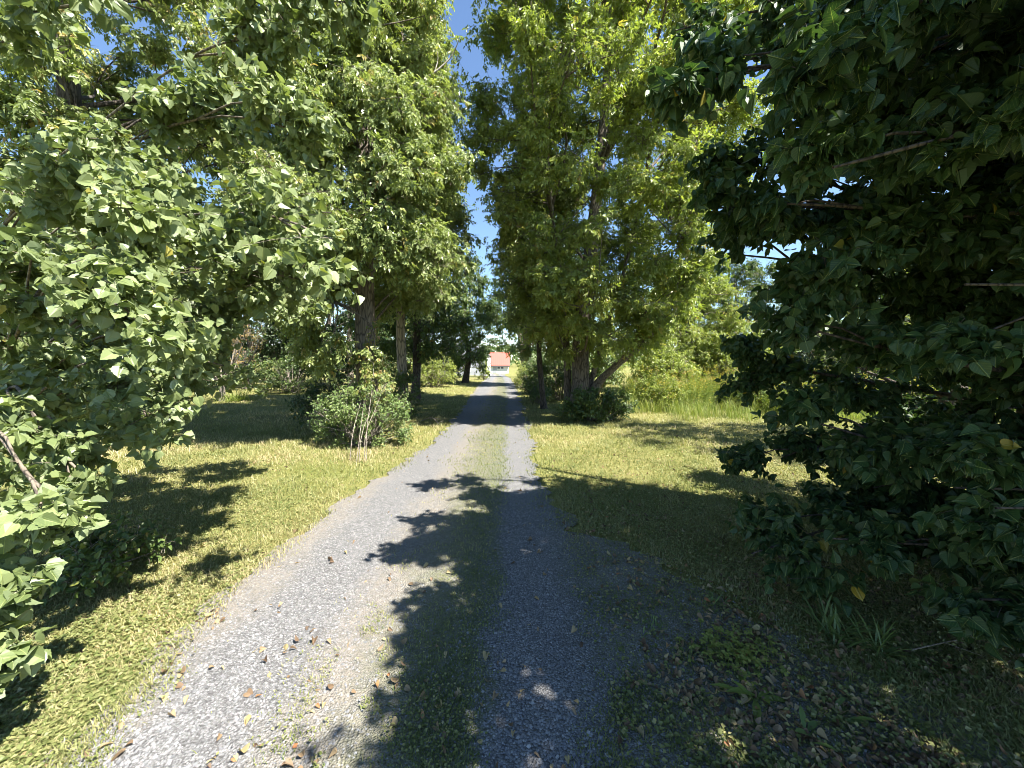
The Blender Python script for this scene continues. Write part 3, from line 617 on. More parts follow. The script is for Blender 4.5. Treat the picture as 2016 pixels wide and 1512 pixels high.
pb = G(-4.7, 3.3)
def bough(trunkz, *tips, tx=None):
    return [np.array([pb[0] + .05, pb[1], trunkz])] + [np.array(t, float) for t in tips]
poplar_boughs = [
    (bough(1.5, P(240, 470, 2.9), P(480, 420, 2.4), P(650, 470, 2.1)), .011, (.34, 20, 7, .15)),
    (bough(1.9, P(200, 330, 2.9), P(420, 230, 2.7), P(625, 270, 2.6)), .011, (.34, 24, 8, .15)),
    (bough(2.6, P(330, 140, 3.0), P(520, 60, 2.8), P(650, -60, 2.7)), .009, (.3, 16, 6, .5)),
    (bough(1.2, P(250, 560, 3.0), P(450, 530, 2.8), P(640, 560, 2.9)), .011, (.36, 20, 7, .1)),
    (bough(1.0, P(200, 660, 3.0), P(330, 690, 2.8), P(440, 720, 2.8)), .011, (.38, 20, 6, .1)),
    (bough(.8, P(150, 720, 2.7), P(250, 780, 2.5), P(330, 830, 2.4)), .011, (.33, 20, 6, .1)),
    (bough(.9, P(60, 600, 2.3), P(150, 560, 1.9), P(230, 600, 1.75)), .011, (.30, 16, 6, .2)),
    (bough(.9, P(20, 760, 2.3), P(90, 860, 2.0), P(170, 940, 1.95)), .011, (.26, 12, 5, .25)),
    (bough(.7, P(-40, 820, 2.0), P(60, 940, 1.7), P(120, 990, 1.65)), .011, (.2, 8, 4, .4)),
    (bough(.5, P(-120, 1080, 1.7), P(-70, 1150, 1.5), P(-10, 1215, 1.4)), .009, (.16, 9, 4, .3)),
    (bough(.5, P(-140, 1230, 1.55), P(-90, 1290, 1.4), P(-25, 1330, 1.35)), .009, (.15, 8, 4, .4)),
    (bough(1.6, P(20, 420, 2.5), P(140, 380, 2.1), P(260, 400, 1.95)), .011, (.3, 16, 6, .2)),
    (bough(2.4, P(-60, 140, 2.5), P(60, 30, 2.1), P(200, 10, 1.8)), .011, (.22, 8, 4, .4)),
    (bough(1.8, (-3.6, 3.7, 2.6), (-2.8, 4.2, 2.9), (-2.1, 4.7, 2.9)), .011, (.36, 22, 8, .1)),
    (bough(1.4, (-3.7, 3.7, 2.1), (-2.9, 4.1, 2.3), (-2.4, 4.5, 2.3)), .011, (.36, 22, 8, .1)),
    (bough(1.7, (-3.4, 3.4, 2.5), (-2.4, 3.5, 2.9), (-1.6, 3.5, 2.9)), .011, (.34, 20, 8, .1)),
    (bough(1.2, (-3.6, 3.2, 1.8), (-2.6, 3.3, 2.1), (-1.8, 3.4, 2.2)), .011, (.34, 20, 8, .1)),
    (bough(2.2, (-4.2, 2.2, 3.0), (-3.6, 1.4, 3.4), (-3.0, .8, 3.6)), .011, (.4, 16, 6, .2)),
    (bough(1.1, (-4.6, 3.9, 1.6), (-4.2, 4.6, 1.7), (-3.7, 5.0, 1.5)), .011, (.42, 22, 6, .1)),
    (bough(.6, (-4.9, 3.9, 1.0), (-4.8, 4.4, 1.0), (-4.5, 4.9, .8)), .011, (.45, 22, 6, .1)),
    (bough(.6, (-5.2, 3.2, 1.0), (-5.2, 2.6, 1.2), (-4.9, 2.2, 1.2)), .011, (.45, 20, 6, .1)),
    (bough(2.0, (-5.2, 4.0, 2.6), (-5.2, 4.8, 3.2), (-5.0, 5.3, 3.4)), .011, (.5, 18, 6, .1)),
]
near_tree('poplar_tree', 'near poplar with lobed pale green leaves hanging into the frame at left', 110, pb,
          [pb, pb + [.05, 0, 1.2], pb + [.0, .05, 2.4], pb + [.1, 0, 3.6]], .06, poplar_boughs, M_poplar, M_bark, T_POPLAR, .052, 17, .6, .1, .02, lean=(.1, -.05, 0), nrand=.85)

lb_ = G(4.3, 3.1)
def lb(trunkz, *tips): return [np.array([lb_[0] - .05, lb_[1], trunkz])] + [np.array(t, float) for t in tips]
linden_boughs = [
    # the curtain seen from the drive, lowest boughs first
    (lb(.5, (3.3, 2.9, .5), (2.4, 2.7, .42), P(1480, 1090, 2.5)), .02, (.30, 21, 7, .1)),
    (lb(.7, (3.6, 2.4, .6), (2.9, 2.1, .55), P(1640, 1060, 2.2)), .02, (.30, 21, 6, .1)),
    (lb(.9, (3.4, 3.3, .85), (2.7, 3.3, .85), P(1540, 900, 3.3)), .02, (.34, 21, 7, .1)),
    (lb(.9, (3.4, 2.6, 1.0), (2.7, 2.4, 1.0), P(1600, 830, 2.4)), .02, (.32, 21, 7, .1)),
    (lb(1.2, (3.3, 3.6, 1.4), (2.5, 3.7, 1.55), P(1450, 690, 3.7)), .02, (.34, 21, 7, .1)),
    (lb(1.3, (3.4, 2.6, 1.5), (2.5, 2.3, 1.6), P(1560, 640, 2.3)), .02, (.34, 21, 7, .1)),
    (lb(1.6, (3.4, 3.2, 2.0), (2.4, 3.0, 2.3), P(1440, 500, 3.0)), .02, (.36, 21, 8, .1)),
    (lb(1.8, (3.4, 2.6, 2.2), (2.2, 2.2, 2.4), P(1520, 400, 2.1)), .02, (.33, 20, 8, .1)),
    (lb(2.0, (3.4, 3.4, 2.8), (2.3, 3.2, 3.1), P(1400, 350, 3.1)), .02, (.36, 21, 8, .1)),
    (lb(2.4, (3.3, 2.9, 3.3), (2.2, 2.5, 3.5), P(1400, 130, 2.4)), .02, (.34, 21, 8, .1)),
    (lb(2.6, (3.2, 2.2, 3.3), (2.1, 1.7, 3.2), P(1520, 160, 1.5)), .02, (.28, 16, 8, .15)),
    (lb(2.2, (3.2, 2.1, 2.7), (2.2, 1.7, 2.6), P(1640, 330, 1.5)), .02, (.28, 16, 7, .15)),
    (lb(2.6, (3.3, 3.2, 3.3), (2.7, 3.1, 3.6), P(1530, 190, 3.0)), .02, (.34, 21, 7, .15)),
    (lb(2.4, (3.3, 2.2, 3.0), (2.6, 1.9, 3.2), P(1700, 120, 1.8)), .02, (.3, 21, 7, .15)),
    (lb(2.8, (3.3, 3.4, 3.8), (2.3, 3.3, 4.4), P(1330, 60, 3.2)), .02, (.34, 14, 8, .15)),
    (lb(3.0, (3.2, 2.5, 4.0), (2.2, 2.0, 3.9), (1.5, 1.7, 3.5)), .02, (.34, 14, 8, .15)),
    (lb(1.0, (3.9, 2.2, 1.1), (3.4, 1.6, 1.0), P(1960, 1000, 1.7)), .02, (.33, 20, 6, .1)),
    (lb(1.4, (3.8, 2.3, 1.7), (3.2, 1.8, 1.9), P(1900, 560, 1.7)), .02, (.33, 20, 7, .1)),
    (lb(.6, (3.8, 2.3, .5), (3.2, 1.9, .4), P(1930, 1180, 1.75)), .025, (.28, 16, 6, .2)),
    (lb(.6, (3.5, 1.7, .7), (2.7, 1.2, .8), P(2010, 1290, 1.15)), .02, (.18, 8, 5, .5)),
    (lb(2.4, (3.8, 2.2, 2.9), (3.2, 1.7, 3.0), P(1900, 240, 1.6)), .02, (.33, 21, 7, .1)),
    (lb(2.6, (3.2, 2.7, 3.3), (2.0, 2.3, 3.3), P(1300, 170, 2.0)), .025, (.22, 10, 9, .45)),
    (lb(2.0, (3.2, 2.9, 2.6), (2.0, 2.6, 2.6), P(1390, 410, 2.4)), .025, (.2, 8, 7, .45)),
    (lb(.7, (3.9, 3.2, .8), (3.3, 3.3, .75), P(1660, 890, 3.4)), .015, (.33, 22, 6, .1)),
    (lb(.8, (3.9, 2.7, .9), (3.2, 2.6, .85), P(1720, 960, 2.7)), .015, (.32, 22, 6, .1)),
    (lb(.5, (3.8, 2.6, .5), (3.0, 2.4, .4), P(1760, 1110, 2.35)), .015, (.28, 22, 6, .1)),
    (lb(.9, (3.8, 2.2, 1.0), (3.2, 1.9, .95), P(1880, 960, 1.9)), .015, (.3, 22, 6, .1)),
    (lb(.45, (3.7, 2.0, .4), (2.9, 1.8, .3), P(1900, 1230, 1.75)), .012, (.2, 16, 5, .2)),
    (lb(1.8, (3.4, 2.9, 2.1), (2.6, 2.8, 2.2), P(1570, 560, 2.9)), .02, (.3, 20, 7, .1)),
    (lb(1.9, (3.4, 2.4, 2.4), (2.6, 2.2, 2.4), P(1640, 470, 2.2)), .02, (.28, 20, 7, .1)),
    # the side and top out of the picture, which shade the drive
    (lb(2.2, (3.7, 2.6, 3.6), (3.0, 2.0, 4.4), (2.6, 1.7, 4.9)), .035, (.55, 34, 8, .1)),
    (lb(2.4, (3.9, 2.2, 4.0), (3.4, 1.5, 5.2), (3.1, 1.2, 5.8)), .035, (.6, 34, 8, .1)),
    (lb(2.2, (3.5, 1.7, 3.5), (2.7, .8, 4.1), (2.3, .5, 4.3)), .035, (.5, 34, 8, .1)),
    (lb(2.0, (3.4, 1.4, 3.2), (2.5, .2, 3.6), (2.0, -.3, 3.6)), .035, (.45, 30, 8, .1)),
    (lb(1.8, (3.4, 1.2, 2.6), (2.6, .1, 2.8), (1.9, -.6, 2.7)), .035, (.42, 30, 8, .1)),
    (lb(1.6, (3.6, 1.2, 2.0), (3.2, 0, 2.2), (2.6, -.9, 2.2)), .035, (.5, 30, 8, .1)),
    (lb(1.4, (3.7, 1.0, 1.6), (3.2, -.4, 1.7), (2.7, -1.2, 1.7)), .035, (.5, 26, 8, .1)),
    (lb(1.8, (3.6, 1.6, 2.7), (2.9, .9, 3.1), (2.2, .5, 3.1)), .035, (.42, 34, 8, .1)),
    (lb(2.2, (3.8, 1.8, 3.4), (3.2, .6, 3.9), (2.8, -.2, 4.1)), .035, (.5, 36, 8, .1)),
    (lb(1.6, (3.8, 1.4, 2.2), (3.4, .4, 2.6), (2.8, -.2, 2.8)), .035, (.45, 34, 8, .1)),
    (lb(1.6, (4.0, 1.6, 2.2), (3.9, .2, 2.8), (3.6, -.8, 3.0)), .035, (.5, 34, 8, .1)),
    (lb(2.4, (3.4, 2.4, 3.8), (2.7, 1.9, 3.9), (2.0, 1.7, 4.0)), .035, (.42, 34, 8, .1)),
    (lb(1.9, (3.4, 1.9, 2.8), (2.5, 1.3, 3.0), (1.8, 1.05, 2.8)), .03, (.36, 34, 8, .2)),
    (lb(2.2, (3.4, 1.8, 3.3), (2.6, 1.1, 3.6), (2.15, .8, 3.5)), .03, (.4, 34, 8, .2)),
    (lb(2.0, (3.3, 2.1, 3.0), (2.5, 1.6, 3.4), (1.95, 1.35, 3.4)), .03, (.38, 34, 8, .2)),
    (lb(1.8, (3.8, 1.9, 2.3), (3.4, 1.3, 2.6), (3.0, .85, 2.5)), .03, (.4, 34, 7, .2)),
    (lb(2.4, (3.9, 1.8, 3.1), (3.6, 1.0, 3.4), (3.3, .5, 3.4)), .03, (.45, 34, 7, .2)),
    (lb(2.2, (3.2, 1.8, 3.2), (2.2, 1.1, 3.2), (1.2, .8, 2.85)), .02, (.3, 24, 8, .3)),
    (lb(2.2, (3.2, 1.5, 3.4), (2.3, .7, 3.6), (1.6, .3, 3.4)), .02, (.32, 26, 8, .3)),
    (lb(2.6, (4.3, 2.6, 4.6), (4.2, 1.9, 5.8), (4.1, 1.5, 6.4)), .045, (.7, 34, 8, .1)),
    (lb(2.0, (4.6, 3.6, 2.4), (4.6, 3.9, 2.8), (4.7, 4.2, 3.0)), .04, (.5, 28, 6, .1)),
    (lb(2.4, (3.5, 2.9, 3.2), (2.7, 2.8, 3.6), (2.0, 2.7, 3.9)), .04, (.45, 30, 8, .1)),
    (lb(1.2, (4.4, 3.6, 1.5), (4.2, 4.0, 1.7), (4.0, 4.3, 1.8)), .04, (.45, 26, 6, .1)),
    (lb(.8, (4.4, 3.8, .9), (4.3, 4.2, .9), (4.2, 4.5, .8)), .03, (.45, 24, 6, .1)),
    (lb(1.8, (5.2, 3.0, 2.6), (6.0, 2.8, 3.2), (6.6, 2.6, 3.4)), .05, (.7, 24, 7, .1)),
    (lb(1.6, (5.0, 2.2, 2.4), (5.4, 1.2, 3.0), (5.6, .4, 3.2)), .05, (.7, 24, 7, .1)),
]
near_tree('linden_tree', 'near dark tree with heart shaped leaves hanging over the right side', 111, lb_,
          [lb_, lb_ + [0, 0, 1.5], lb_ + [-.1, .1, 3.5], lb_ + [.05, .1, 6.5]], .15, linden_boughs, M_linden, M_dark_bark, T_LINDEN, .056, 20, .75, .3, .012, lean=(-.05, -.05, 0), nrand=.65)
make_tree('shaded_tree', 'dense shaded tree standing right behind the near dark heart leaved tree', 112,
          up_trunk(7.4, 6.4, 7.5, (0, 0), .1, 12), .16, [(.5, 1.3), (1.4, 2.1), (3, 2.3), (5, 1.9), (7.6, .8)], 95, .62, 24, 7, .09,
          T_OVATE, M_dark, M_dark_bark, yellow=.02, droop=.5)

# ------------------------------------------------------------------ background trees and shrubs
def shrub(name, label, seed, x, y, rx, ry, h, n, rc, ntw, n_leaf, size, temps, mat, bark=M_twig, stems=7, group=None, droop=.2, up=.6, yellow=.04, category='shrub', z0=.12, twig_r=.004, stretch=.85):
    rng = np.random.default_rng(seed); base = G(x, y); root = thing(name, label, category, base, group)
    cl = []
    for _ in range(n):
        th = rng.uniform(0, 6.283); rr = math.sqrt(rng.random()); zz = z0 + rng.random() ** .8 * (h - z0) * (1 - .45 * rr ** 2)
        s = rc * rng.uniform(.7, 1.25); cl.append([x + rx * rr * math.cos(th), y + ry * rr * math.sin(th), base[2] + zz, s, s, s * stretch, ntw * rng.uniform(.7, 1.3)])
    cl = np.array(cl); wb = Buf(); inner = []
    for c in cl:
        b0 = base + np.array([rng.normal() * .1 * rx, rng.normal() * .1 * ry, 0]); inner.append(b0 * .3 + c[:3] * .7)
        tubes(resample([b0, b0 * .5 + c[:3] * .5 + rng.normal(size=3) * .06 * h, c[:3]], 5)[None], np.linspace(.006 + .006 * h, .004, 5)[None], 5, wb)
    cb = Buf(); sprays(rng, cl, inner, n_leaf, size, temps, cb, wb, droop, up, twig_r=twig_r, yellow=yellow)
    wb.build('stems', bark, root, smooth=True); cb.build('foliage', mat, root)
    return root
shrub('shrub', 'round bright green leafy shrub around the foot of the thick left trunk', 201, -2.8, 7.15, .9, .5, 1.45, 84, .19, 15, 9, .048, T_OVATE, M_shrub, z0=.05, droop=.1, stretch=1.4)
shrub('shrub', 'dark green shrub behind and left of the bright shrub at the thick trunk', 202, -3.9, 8.4, .8, .7, 1.5, 30, .32, 16, 7, .07, T_OVATE, M_dark)
shrub('shrub', 'narrow leafy shrub under the pale slim trunk left of the drive', 203, -3.15, 10.8, .55, .5, 1.45, 26, .26, 15, 6, .07, T_OVATE, M_green)
shrub('shrub', 'sunlit yellow green shrub beyond the pale slim trunk on the left verge', 204, -4.55, 22.5, 1.3, 1.0, 2.2, 60, .42, 18, 7, .1, T_DIAMOND, M_lime)
shrub('shrub', 'low dark shrub at the foot of the multi trunked tree right of the drive', 205, 2.25, 10.1, 1.0, .6, .9, 60, .25, 18, 8, .075, T_OVATE, M_green)
shrub('shrub', 'shady shrub against the slender dark trunk on the right drive edge', 206, 1.0, 14.2, .55, .9, 1.1, 30, .28, 16, 6, .07, T_OVATE, M_green)
shrub('shrub', 'yellow green shrub on the right drive edge nearest the shed', 207, .75, 21, .5, 1.3, 1.5, 30, .32, 16, 6, .09, T_DIAMOND, M_lime)
shrub('shrub', 'dark leafy shrub at the far edge of the left lawn near the rusty little tree', 208, -10.6, 18.5, 1.3, 1.0, 2.3, 46, .42, 18, 7, .1, T_DIAMOND, M_green)
shrub('shrub', 'dark tall shrub filling the gap between the slender trunk and the multi trunked tree', 210, 1.9, 15.2, .9, .8, 2.6, 55, .36, 18, 8, .09, T_OVATE, M_green)
shrub('shrub', 'dark bushy shrub behind the multi trunked tree on the field side', 211, 3.4, 16.5, 1.2, .9, 2.3, 50, .4, 18, 8, .1, T_OVATE, M_green)
shrub('shrub', 'rounded shrub on the right verge between the slender trunk and the grey trunk', 212, 1.15, 17.6, .65, 1.0, 2.2, 48, .34, 18, 8, .09, T_DIAMOND, M_green)
shrub('shrub', 'leafy shrub right beside the grey house under the farthest left row tree', 213, -5.0, 30, 1.4, 1.0, 2.6, 50, .45, 18, 8, .12, T_DIAMOND, M_green)
shrub('shrub', 'rounded light green shrub behind the goldenrod just right of the leaning limb', 214, 6.6, 16.5, 1.5, 1.0, 2.6, 70, .42, 20, 8, .09, T_OVATE, M_lime)
shrub('shrub', 'rounded light green shrub behind the goldenrod, tallest part below the spruce', 215, 10.2, 17.0, 1.8, 1.0, 3.2, 90, .45, 20, 8, .09, T_OVATE, M_lime)
shrub('shrub', 'green shrub behind the goldenrod at the edge of the dark near leaves', 216, 14.2, 17.0, 2.0, 1.0, 3.4, 90, .5, 20, 8, .1, T_OVATE, M_green)
shrub('shrub', 'small round light green shrub in the front of the meadow nearest the drive', 217, 4.9, 13.0, .8, .6, 1.35, 40, .28, 18, 8, .07, T_OVATE, M_lime)
shrub('shrub', 'low wide light green shrub among the goldenrod beside the dark near leaves', 218, 8.3, 12.8, 1.3, .7, 1.6, 56, .3, 18, 8, .07, T_OVATE, M_shrub)
shrub('shrub', 'small thin shrub standing alone on the grass before the grey house', 209, -2.4, 33, .55, .5, 1.5, 22, .3, 14, 6, .1, T_DIAMOND, M_lime)
for i, (x, y, h, r, lab, mt) in enumerate([
        (-14.5, 21, 8, 2.7, 'dark tree at the back of the left lawn behind the rusty little tree', M_dark),
        (-9.4, 22.5, 8.5, 2.5, 'dark tree at the back of the left lawn nearest the thick trunk', M_dark),
        (-20.5, 19, 8.5, 3.1, 'dark tree at the back of the left lawn seen through the poplar leaves', M_green),
        (-7.2, 28, 9, 2.6, 'green tree behind the dark shaded tree of the left row', M_green),
        (-13.2, 28, 10, 3.2, 'broad dark tree behind the leafy shrub at the far edge of the left lawn', M_green),
        (-18.5, 27, 10.5, 3.4, 'broad dark tree farthest back on the left lawn behind the rusty little tree', M_dark),
        (-9.8, 33, 10, 3.0, 'dark tree glimpsed between the thick trunk and the lawn edge shrub', M_green),
        (-25, 14, 9, 3.6, 'tall dark tree at the far left edge behind the poplar', M_dark)]):
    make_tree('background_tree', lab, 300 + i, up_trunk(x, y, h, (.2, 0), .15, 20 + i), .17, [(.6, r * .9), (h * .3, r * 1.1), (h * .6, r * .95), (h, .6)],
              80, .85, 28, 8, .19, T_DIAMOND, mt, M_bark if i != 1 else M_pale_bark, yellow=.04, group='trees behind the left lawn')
for i, (x, y, h, r, lab, mt) in enumerate([
        (8.6, 19, 6.0, 2.5, 'bushy low tree behind the goldenrod next to the leaning limb', M_lime),
        (12.2, 21.5, 6.9, 2.8, 'bushy low tree behind the goldenrod, left of the pale spruce', M_green),
        (19.2, 20, 6.8, 3.0, 'bushy low tree glimpsed behind the near dark leaves at far right', M_lime),
        (5.6, 27, 6.5, 2.5, 'bushy low tree seen under the leaning limb', M_lime),
        (24, 15, 6.5, 3.2, 'bushy tree at the far right edge behind the dark leaves', M_green)]):
    make_tree('bushy_tree', lab, 320 + i, up_trunk(x, y, h * .9, (.1, 0), .12, 40 + i), .11, [(.5, r * .75), (h * .4, r), (h * .78, r * .95), (h, r * .45)],
              125, .7, 24, 7, .16, T_COMPOUND, mt, M_bark, yellow=.05, group='low trees behind the goldenrod')
# pale spruce behind the right-hand trees
def spruce(label, x, y, h, r):
    rng = np.random.default_rng(400); base = G(x, y); root = thing('spruce_tree', label, 'tree', base)
    tb = Buf(); tubes(resample([base, base + [0, 0, h]], 10)[None], np.linspace(.14, .015, 10)[None], 10, tb, rough=.1, rng=rng); tb.build('trunk', M_bark, root, smooth=True)
    lb2, cb = Buf(), Buf(); P0, P1, P2 = [], [], []
    for k in range(150):
        z = .3 + (h - .35) * (k / 150); rr = r * (1 - z / h) ** .85 * rng.uniform(.8, 1.1) + .12; th = k * 2.4
        o = np.array([math.cos(th), math.sin(th), 0]); P0.append(base + [0, 0, z]); P1.append(base + [0, 0, z - .05 * rr] + o * rr * .5); P2.append(base + [0, 0, z + .06 * rr] + o * rr)
    pts = np.stack([P0, P1, P2], 1); tubes(pts, np.tile([[.02, .012, .005]], (150, 1)), 5, lb2)
    t = rng.random((150, 420, 1)); p = (1 - t) ** 2 * pts[:, None, 0] + 2 * t * (1 - t) * pts[:, None, 1] + t * t * pts[:, None, 2]
    o = unit(pts[:, 2] - pts[:, 0])[:, None]; side = rng.normal(size=p.shape); d = o * .7 + side * .6
    p = p + np.cross(np.broadcast_to(o, p.shape), np.array([0, 0, 1.])) * rng.normal(size=t.shape) * .18 * (1.1 - t)
    n = p.reshape(-1, 3).shape[0]
    leaves(cb, rng, p.reshape(-1, 3), d.reshape(-1, 3), np.array([0, 0, 1.]) + rng.normal(size=(n, 3)) * .5, rng.uniform(.08, .16, n), np.clip(rng.normal(.45, .2, n), 0, 1), [diamond(.12, .2, 0)])
    lb2.build('branches', M_bark, root); cb.build('crown', M_spruce, root)
spruce('pale sunlit spruce behind the low trees, its top framed by the dark leaves', 13.7, 18.2, 5.4, 2.3)
# the little rusty tree on the left lawn
def rusty_tree():
    rng = np.random.default_rng(410); base = G(*P(437, 790, 14.8)[:2]); root = thing('small_tree', 'little rusty leaved tree with bare forked branches on the left lawn', 'tree', base)
    tb = Buf(); tubes(resample([base, base + [.05, 0, .5], base + [0, 0, .95]], 8)[None], np.linspace(.11, .085, 8)[None], 10, tb, rough=.15, rng=rng); tb.build('trunk', M_twig, root, smooth=True)
    bb, cb = Buf(), Buf(); cl, inn = [], []
    for k in range(26):
        th = k * 2.4; rr = rng.uniform(.5, 1.5); z = rng.uniform(1.5, 3.3) - .25 * rr
        a = base + [0, 0, .75 + .02 * (k % 8)]; c = base + [rr * math.cos(th), rr * math.sin(th), z]; m = (a + c) / 2 + np.array([math.cos(th), math.sin(th), -.35]) * .2 * rr
        tubes(resample([a, m, c], 7)[None], np.linspace(.03, .008, 7)[None], 6, bb); cl.append([*c, .38, .38, .38, 13]); inn.append(m)
    sprays(rng, np.array(cl), inn, 6, .07, T_OVATE, cb, bb, .3, .5, yellow=.15, twig_r=.006)
    bb.build('branches', M_twig, root, smooth=True); cb.build('crown', M_rust, root)
rusty_tree()
# vine with yellowing leaves climbing the thick trunk, loose stems hanging to the ground
def vine():
    rng = np.random.default_rng(420); root = thing('climbing_vine', 'vine with pale yellow green leaves climbing the thick left trunk and trailing bare stems', 'vine', G(-2.75, 6.9))
    wb, cb = Buf(), Buf(); cl, inn = [], []
    for k in range(5):
        x0, y0 = -2.36 + rng.normal() * .14, 6.0 + rng.normal() * .1
        top = np.array([-2.85 + rng.normal() * .2, 7.55, rng.uniform(1.1, 2.6)])
        pts = resample([G(x0, y0), np.array([x0 - .02 + rng.normal() * .05, y0 + .2, .45]), np.array([(x0 + top[0]) / 2 + rng.normal() * .1, 7.2, top[2] * .6]), top], 9)
        tubes(pts[None], np.linspace(.0065, .003, 9)[None], 5, wb)
        for t in (5, 6, 7, 8): cl.append([*(pts[t] + rng.normal(size=3) * .08), .22, .2, .2, 9]); inn.append(pts[t - 1])
    sprays(rng, np.array(cl), inn, 6, .075, T_OVATE, cb, wb, .8, .3, yellow=.2, twig_r=.003)
    wb.build('stems', M_twig, root, smooth=True); cb.build('foliage', M_vine, root)
vine()
def spotted_branch(name, label, pts, r, forks, seed, mat=M_dead, cat='branch'):
    rng = np.random.default_rng(seed); bb = Buf(); p = resample(pts, 12); tubes(p[None], np.linspace(r, r * .25, 12)[None], 6, bb, rough=.15, rng=rng)
    for k in range(forks):
        i = rng.integers(3, 10); e = p[i] + (p[-1] - p[0]) * rng.uniform(.15, .35) + rng.normal(size=3) * np.array([.5, .5, .15]) * np.linalg.norm(p[-1] - p[0]) * .35
        e[2] = max(e[2], float(ground_z(e[0], e[1])) + .02) if cat == 'branch' else e[2]
        tubes(resample([p[i], (p[i] + e) / 2 + rng.normal(size=3) * .015, e], 5)[None], np.linspace(r * .5, r * .15, 5)[None], 5, bb)
    return tag(bb.build(name, mat, smooth=True, origin=pts[0]), label, cat)
spotted_branch('fallen_branch', 'bare forked branch lying on the grass left of the drive', [G(-2.35, 9.9) + [0, 0, .05], G(-2.0, 9.5) + [0, 0, .2], G(-1.75, 9.2) + [0, 0, .06]], .016, 6, 501, M_twig)
e0 = P(1790, 1345, 1.95); e1 = P(1935, 1325, 1.98)
spotted_branch('dry_twig', 'pale dry twig lying among leaf litter at lower right', [np.array([e0[0], e0[1], .06]), np.array([(e0[0] + e1[0]) / 2, 1.97, .09]), np.array([e1[0], e1[1], .12])], .004, 3, 502, M_twig, 'twig')

# ------------------------------------------------------------------ goldenrod bank, tall grass, weeds
rng = np.random.default_rng(6)
def bank(n, x0, x1, yfront, depth):
    x = rng.uniform(x0, x1, n); y = yfront(x) + rng.random(n) ** 1.4 * depth + .6 * (fbm(x * .8, x * 0, 61, 3) - .5); return x, y
b = Buf()
def patch(x, y): return fbm(x * .45, y * .45, 63, 3)
x, y = bank(5200, 4.6, 26, lambda x: 10.9 + 0 * x, 7); keep = patch(x, y) + .06 * (y - 11) > .47; x, y = x[keep], y[keep]
h = rng.uniform(.45, 1.15, len(x)) * (.55 + .75 * fbm(x * .6, y * .6, 62, 3)) * np.interp(y, [10.5, 13], [.75, 1.1]); z = ground_z(x, y)
ben = rng.normal(size=(len(x), 2)) * .16
p0 = np.column_stack([x, y, z]); p2 = p0 + np.column_stack([ben[:, 0], ben[:, 1], h]); p1 = (p0 + p2) / 2 + np.column_stack([ben * -.2, 0 * h])
tubes(np.stack([p0, p1, p2], 1), np.tile([[.006, .005, .003]], (len(x), 1)), 3, b, tint=.35)
k = 18; t = rng.uniform(.15, 1, (len(x), k, 1)); p = ((1 - t) ** 2 * p0[:, None] + 2 * t * (1 - t) * p1[:, None] + t * t * p2[:, None]).reshape(-1, 3); M = len(p)
th = rng.uniform(0, 6.283, M); d = np.column_stack([np.cos(th), np.sin(th), rng.uniform(-.3, .6, M)])
leaves(b, rng, p, d, np.array([0, 0, 1.]) + rng.normal(size=(M, 3)) * .4, rng.uniform(.05, .12, M), np.clip(np.repeat(rng.normal(.4, .14, len(x)), k) + rng.normal(0, .08, M), 0, .7), [diamond(.16, .3, .2), diamond(.12, .3, .4)])
fl = rng.random(len(x)) < .30 + .45 * (fbm(x * .5, y * .5, 66, 3) > .52); pf = p2[fl]; k = 14
p = (pf[:, None] + rng.normal(size=(len(pf), k, 3)) * np.array([.05, .05, .06])).reshape(-1, 3); M = len(p)
leaves(b, rng, p, rng.normal(size=(M, 3)) + [0, 0, .4], rng.normal(size=(M, 3)) + [0, 0, .8], rng.uniform(.02, .05, M), np.repeat(np.where(rng.random(len(pf)) < .75, rng.uniform(.72, .82, len(pf)), .95), k), [diamond(.3, .3, .1)])
kind(b.build('goldenrod', M_gold), 'stuff', 'bank of goldenrod with yellow flower tips behind the right lawn', 'goldenrod')
b = Buf()
x, y = bank(26000, 2.9, 20, lambda x: 9.9 + .8 * (fbm(x * .9, x * 0, 64, 3) - .3) + np.where(x < 4.6, 1.6, 0), 4.5)
x2, y2 = rng.uniform(-3, 34, 9000), rng.uniform(16, 60, 9000); keep = (x2 > 2.5); x, y = np.concatenate([x, x2[keep]]), np.concatenate([y, y2[keep]])
cl = fbm(x * 1.1, y * 1.1, 65, 3); keep = rng.random(len(x)) < sstep(.34, .6, cl) * np.where(y < 13, 1, .6); x, y, cl = x[keep], y[keep], cl[keep]
n = len(x); h = rng.uniform(.14, .5, n) * (.5 + .9 * cl) * np.interp(y + 1.2 * fbm(x * 1.5, y * 1.5, 68, 3), [10.2, 12], [.35, 1.1]); ang = rng.uniform(0, 6.283, n); ln = rng.uniform(.1, 1.1, n)[:, None]
base = np.column_stack([x, y, ground_z(x, y)]); o = np.column_stack([np.cos(ang), np.sin(ang), 0 * x]); sd = np.column_stack([-o[:, 1], o[:, 0], 0 * x]) * rng.uniform(.003, .007, n)[:, None]
upv = np.array([0, 0, 1.]); hh = h[:, None]
V = np.stack([base - sd, base + sd, base + (o * ln * .3 + upv * .65) * hh + sd * .8, base + (o * ln * .3 + upv * .65) * hh - sd * .8, base + (o * ln + upv * .95) * hh], 1)
q = np.arange(n)[:, None] * 5; b.add(V.reshape(-1, 3), q + np.array([[0, 1, 2, 3]]), np.repeat(np.clip(.15 + .6 * fbm(x * .7, y * .7, 67, 3) + rng.normal(0, .15, n), 0, 1), 5)); b.F.append(q + np.array([[3, 2, 4]]))
kind(b.build('tall_grass', M_field), 'stuff', 'tall bright unmown grass at the edge of the right lawn', 'tall grass')

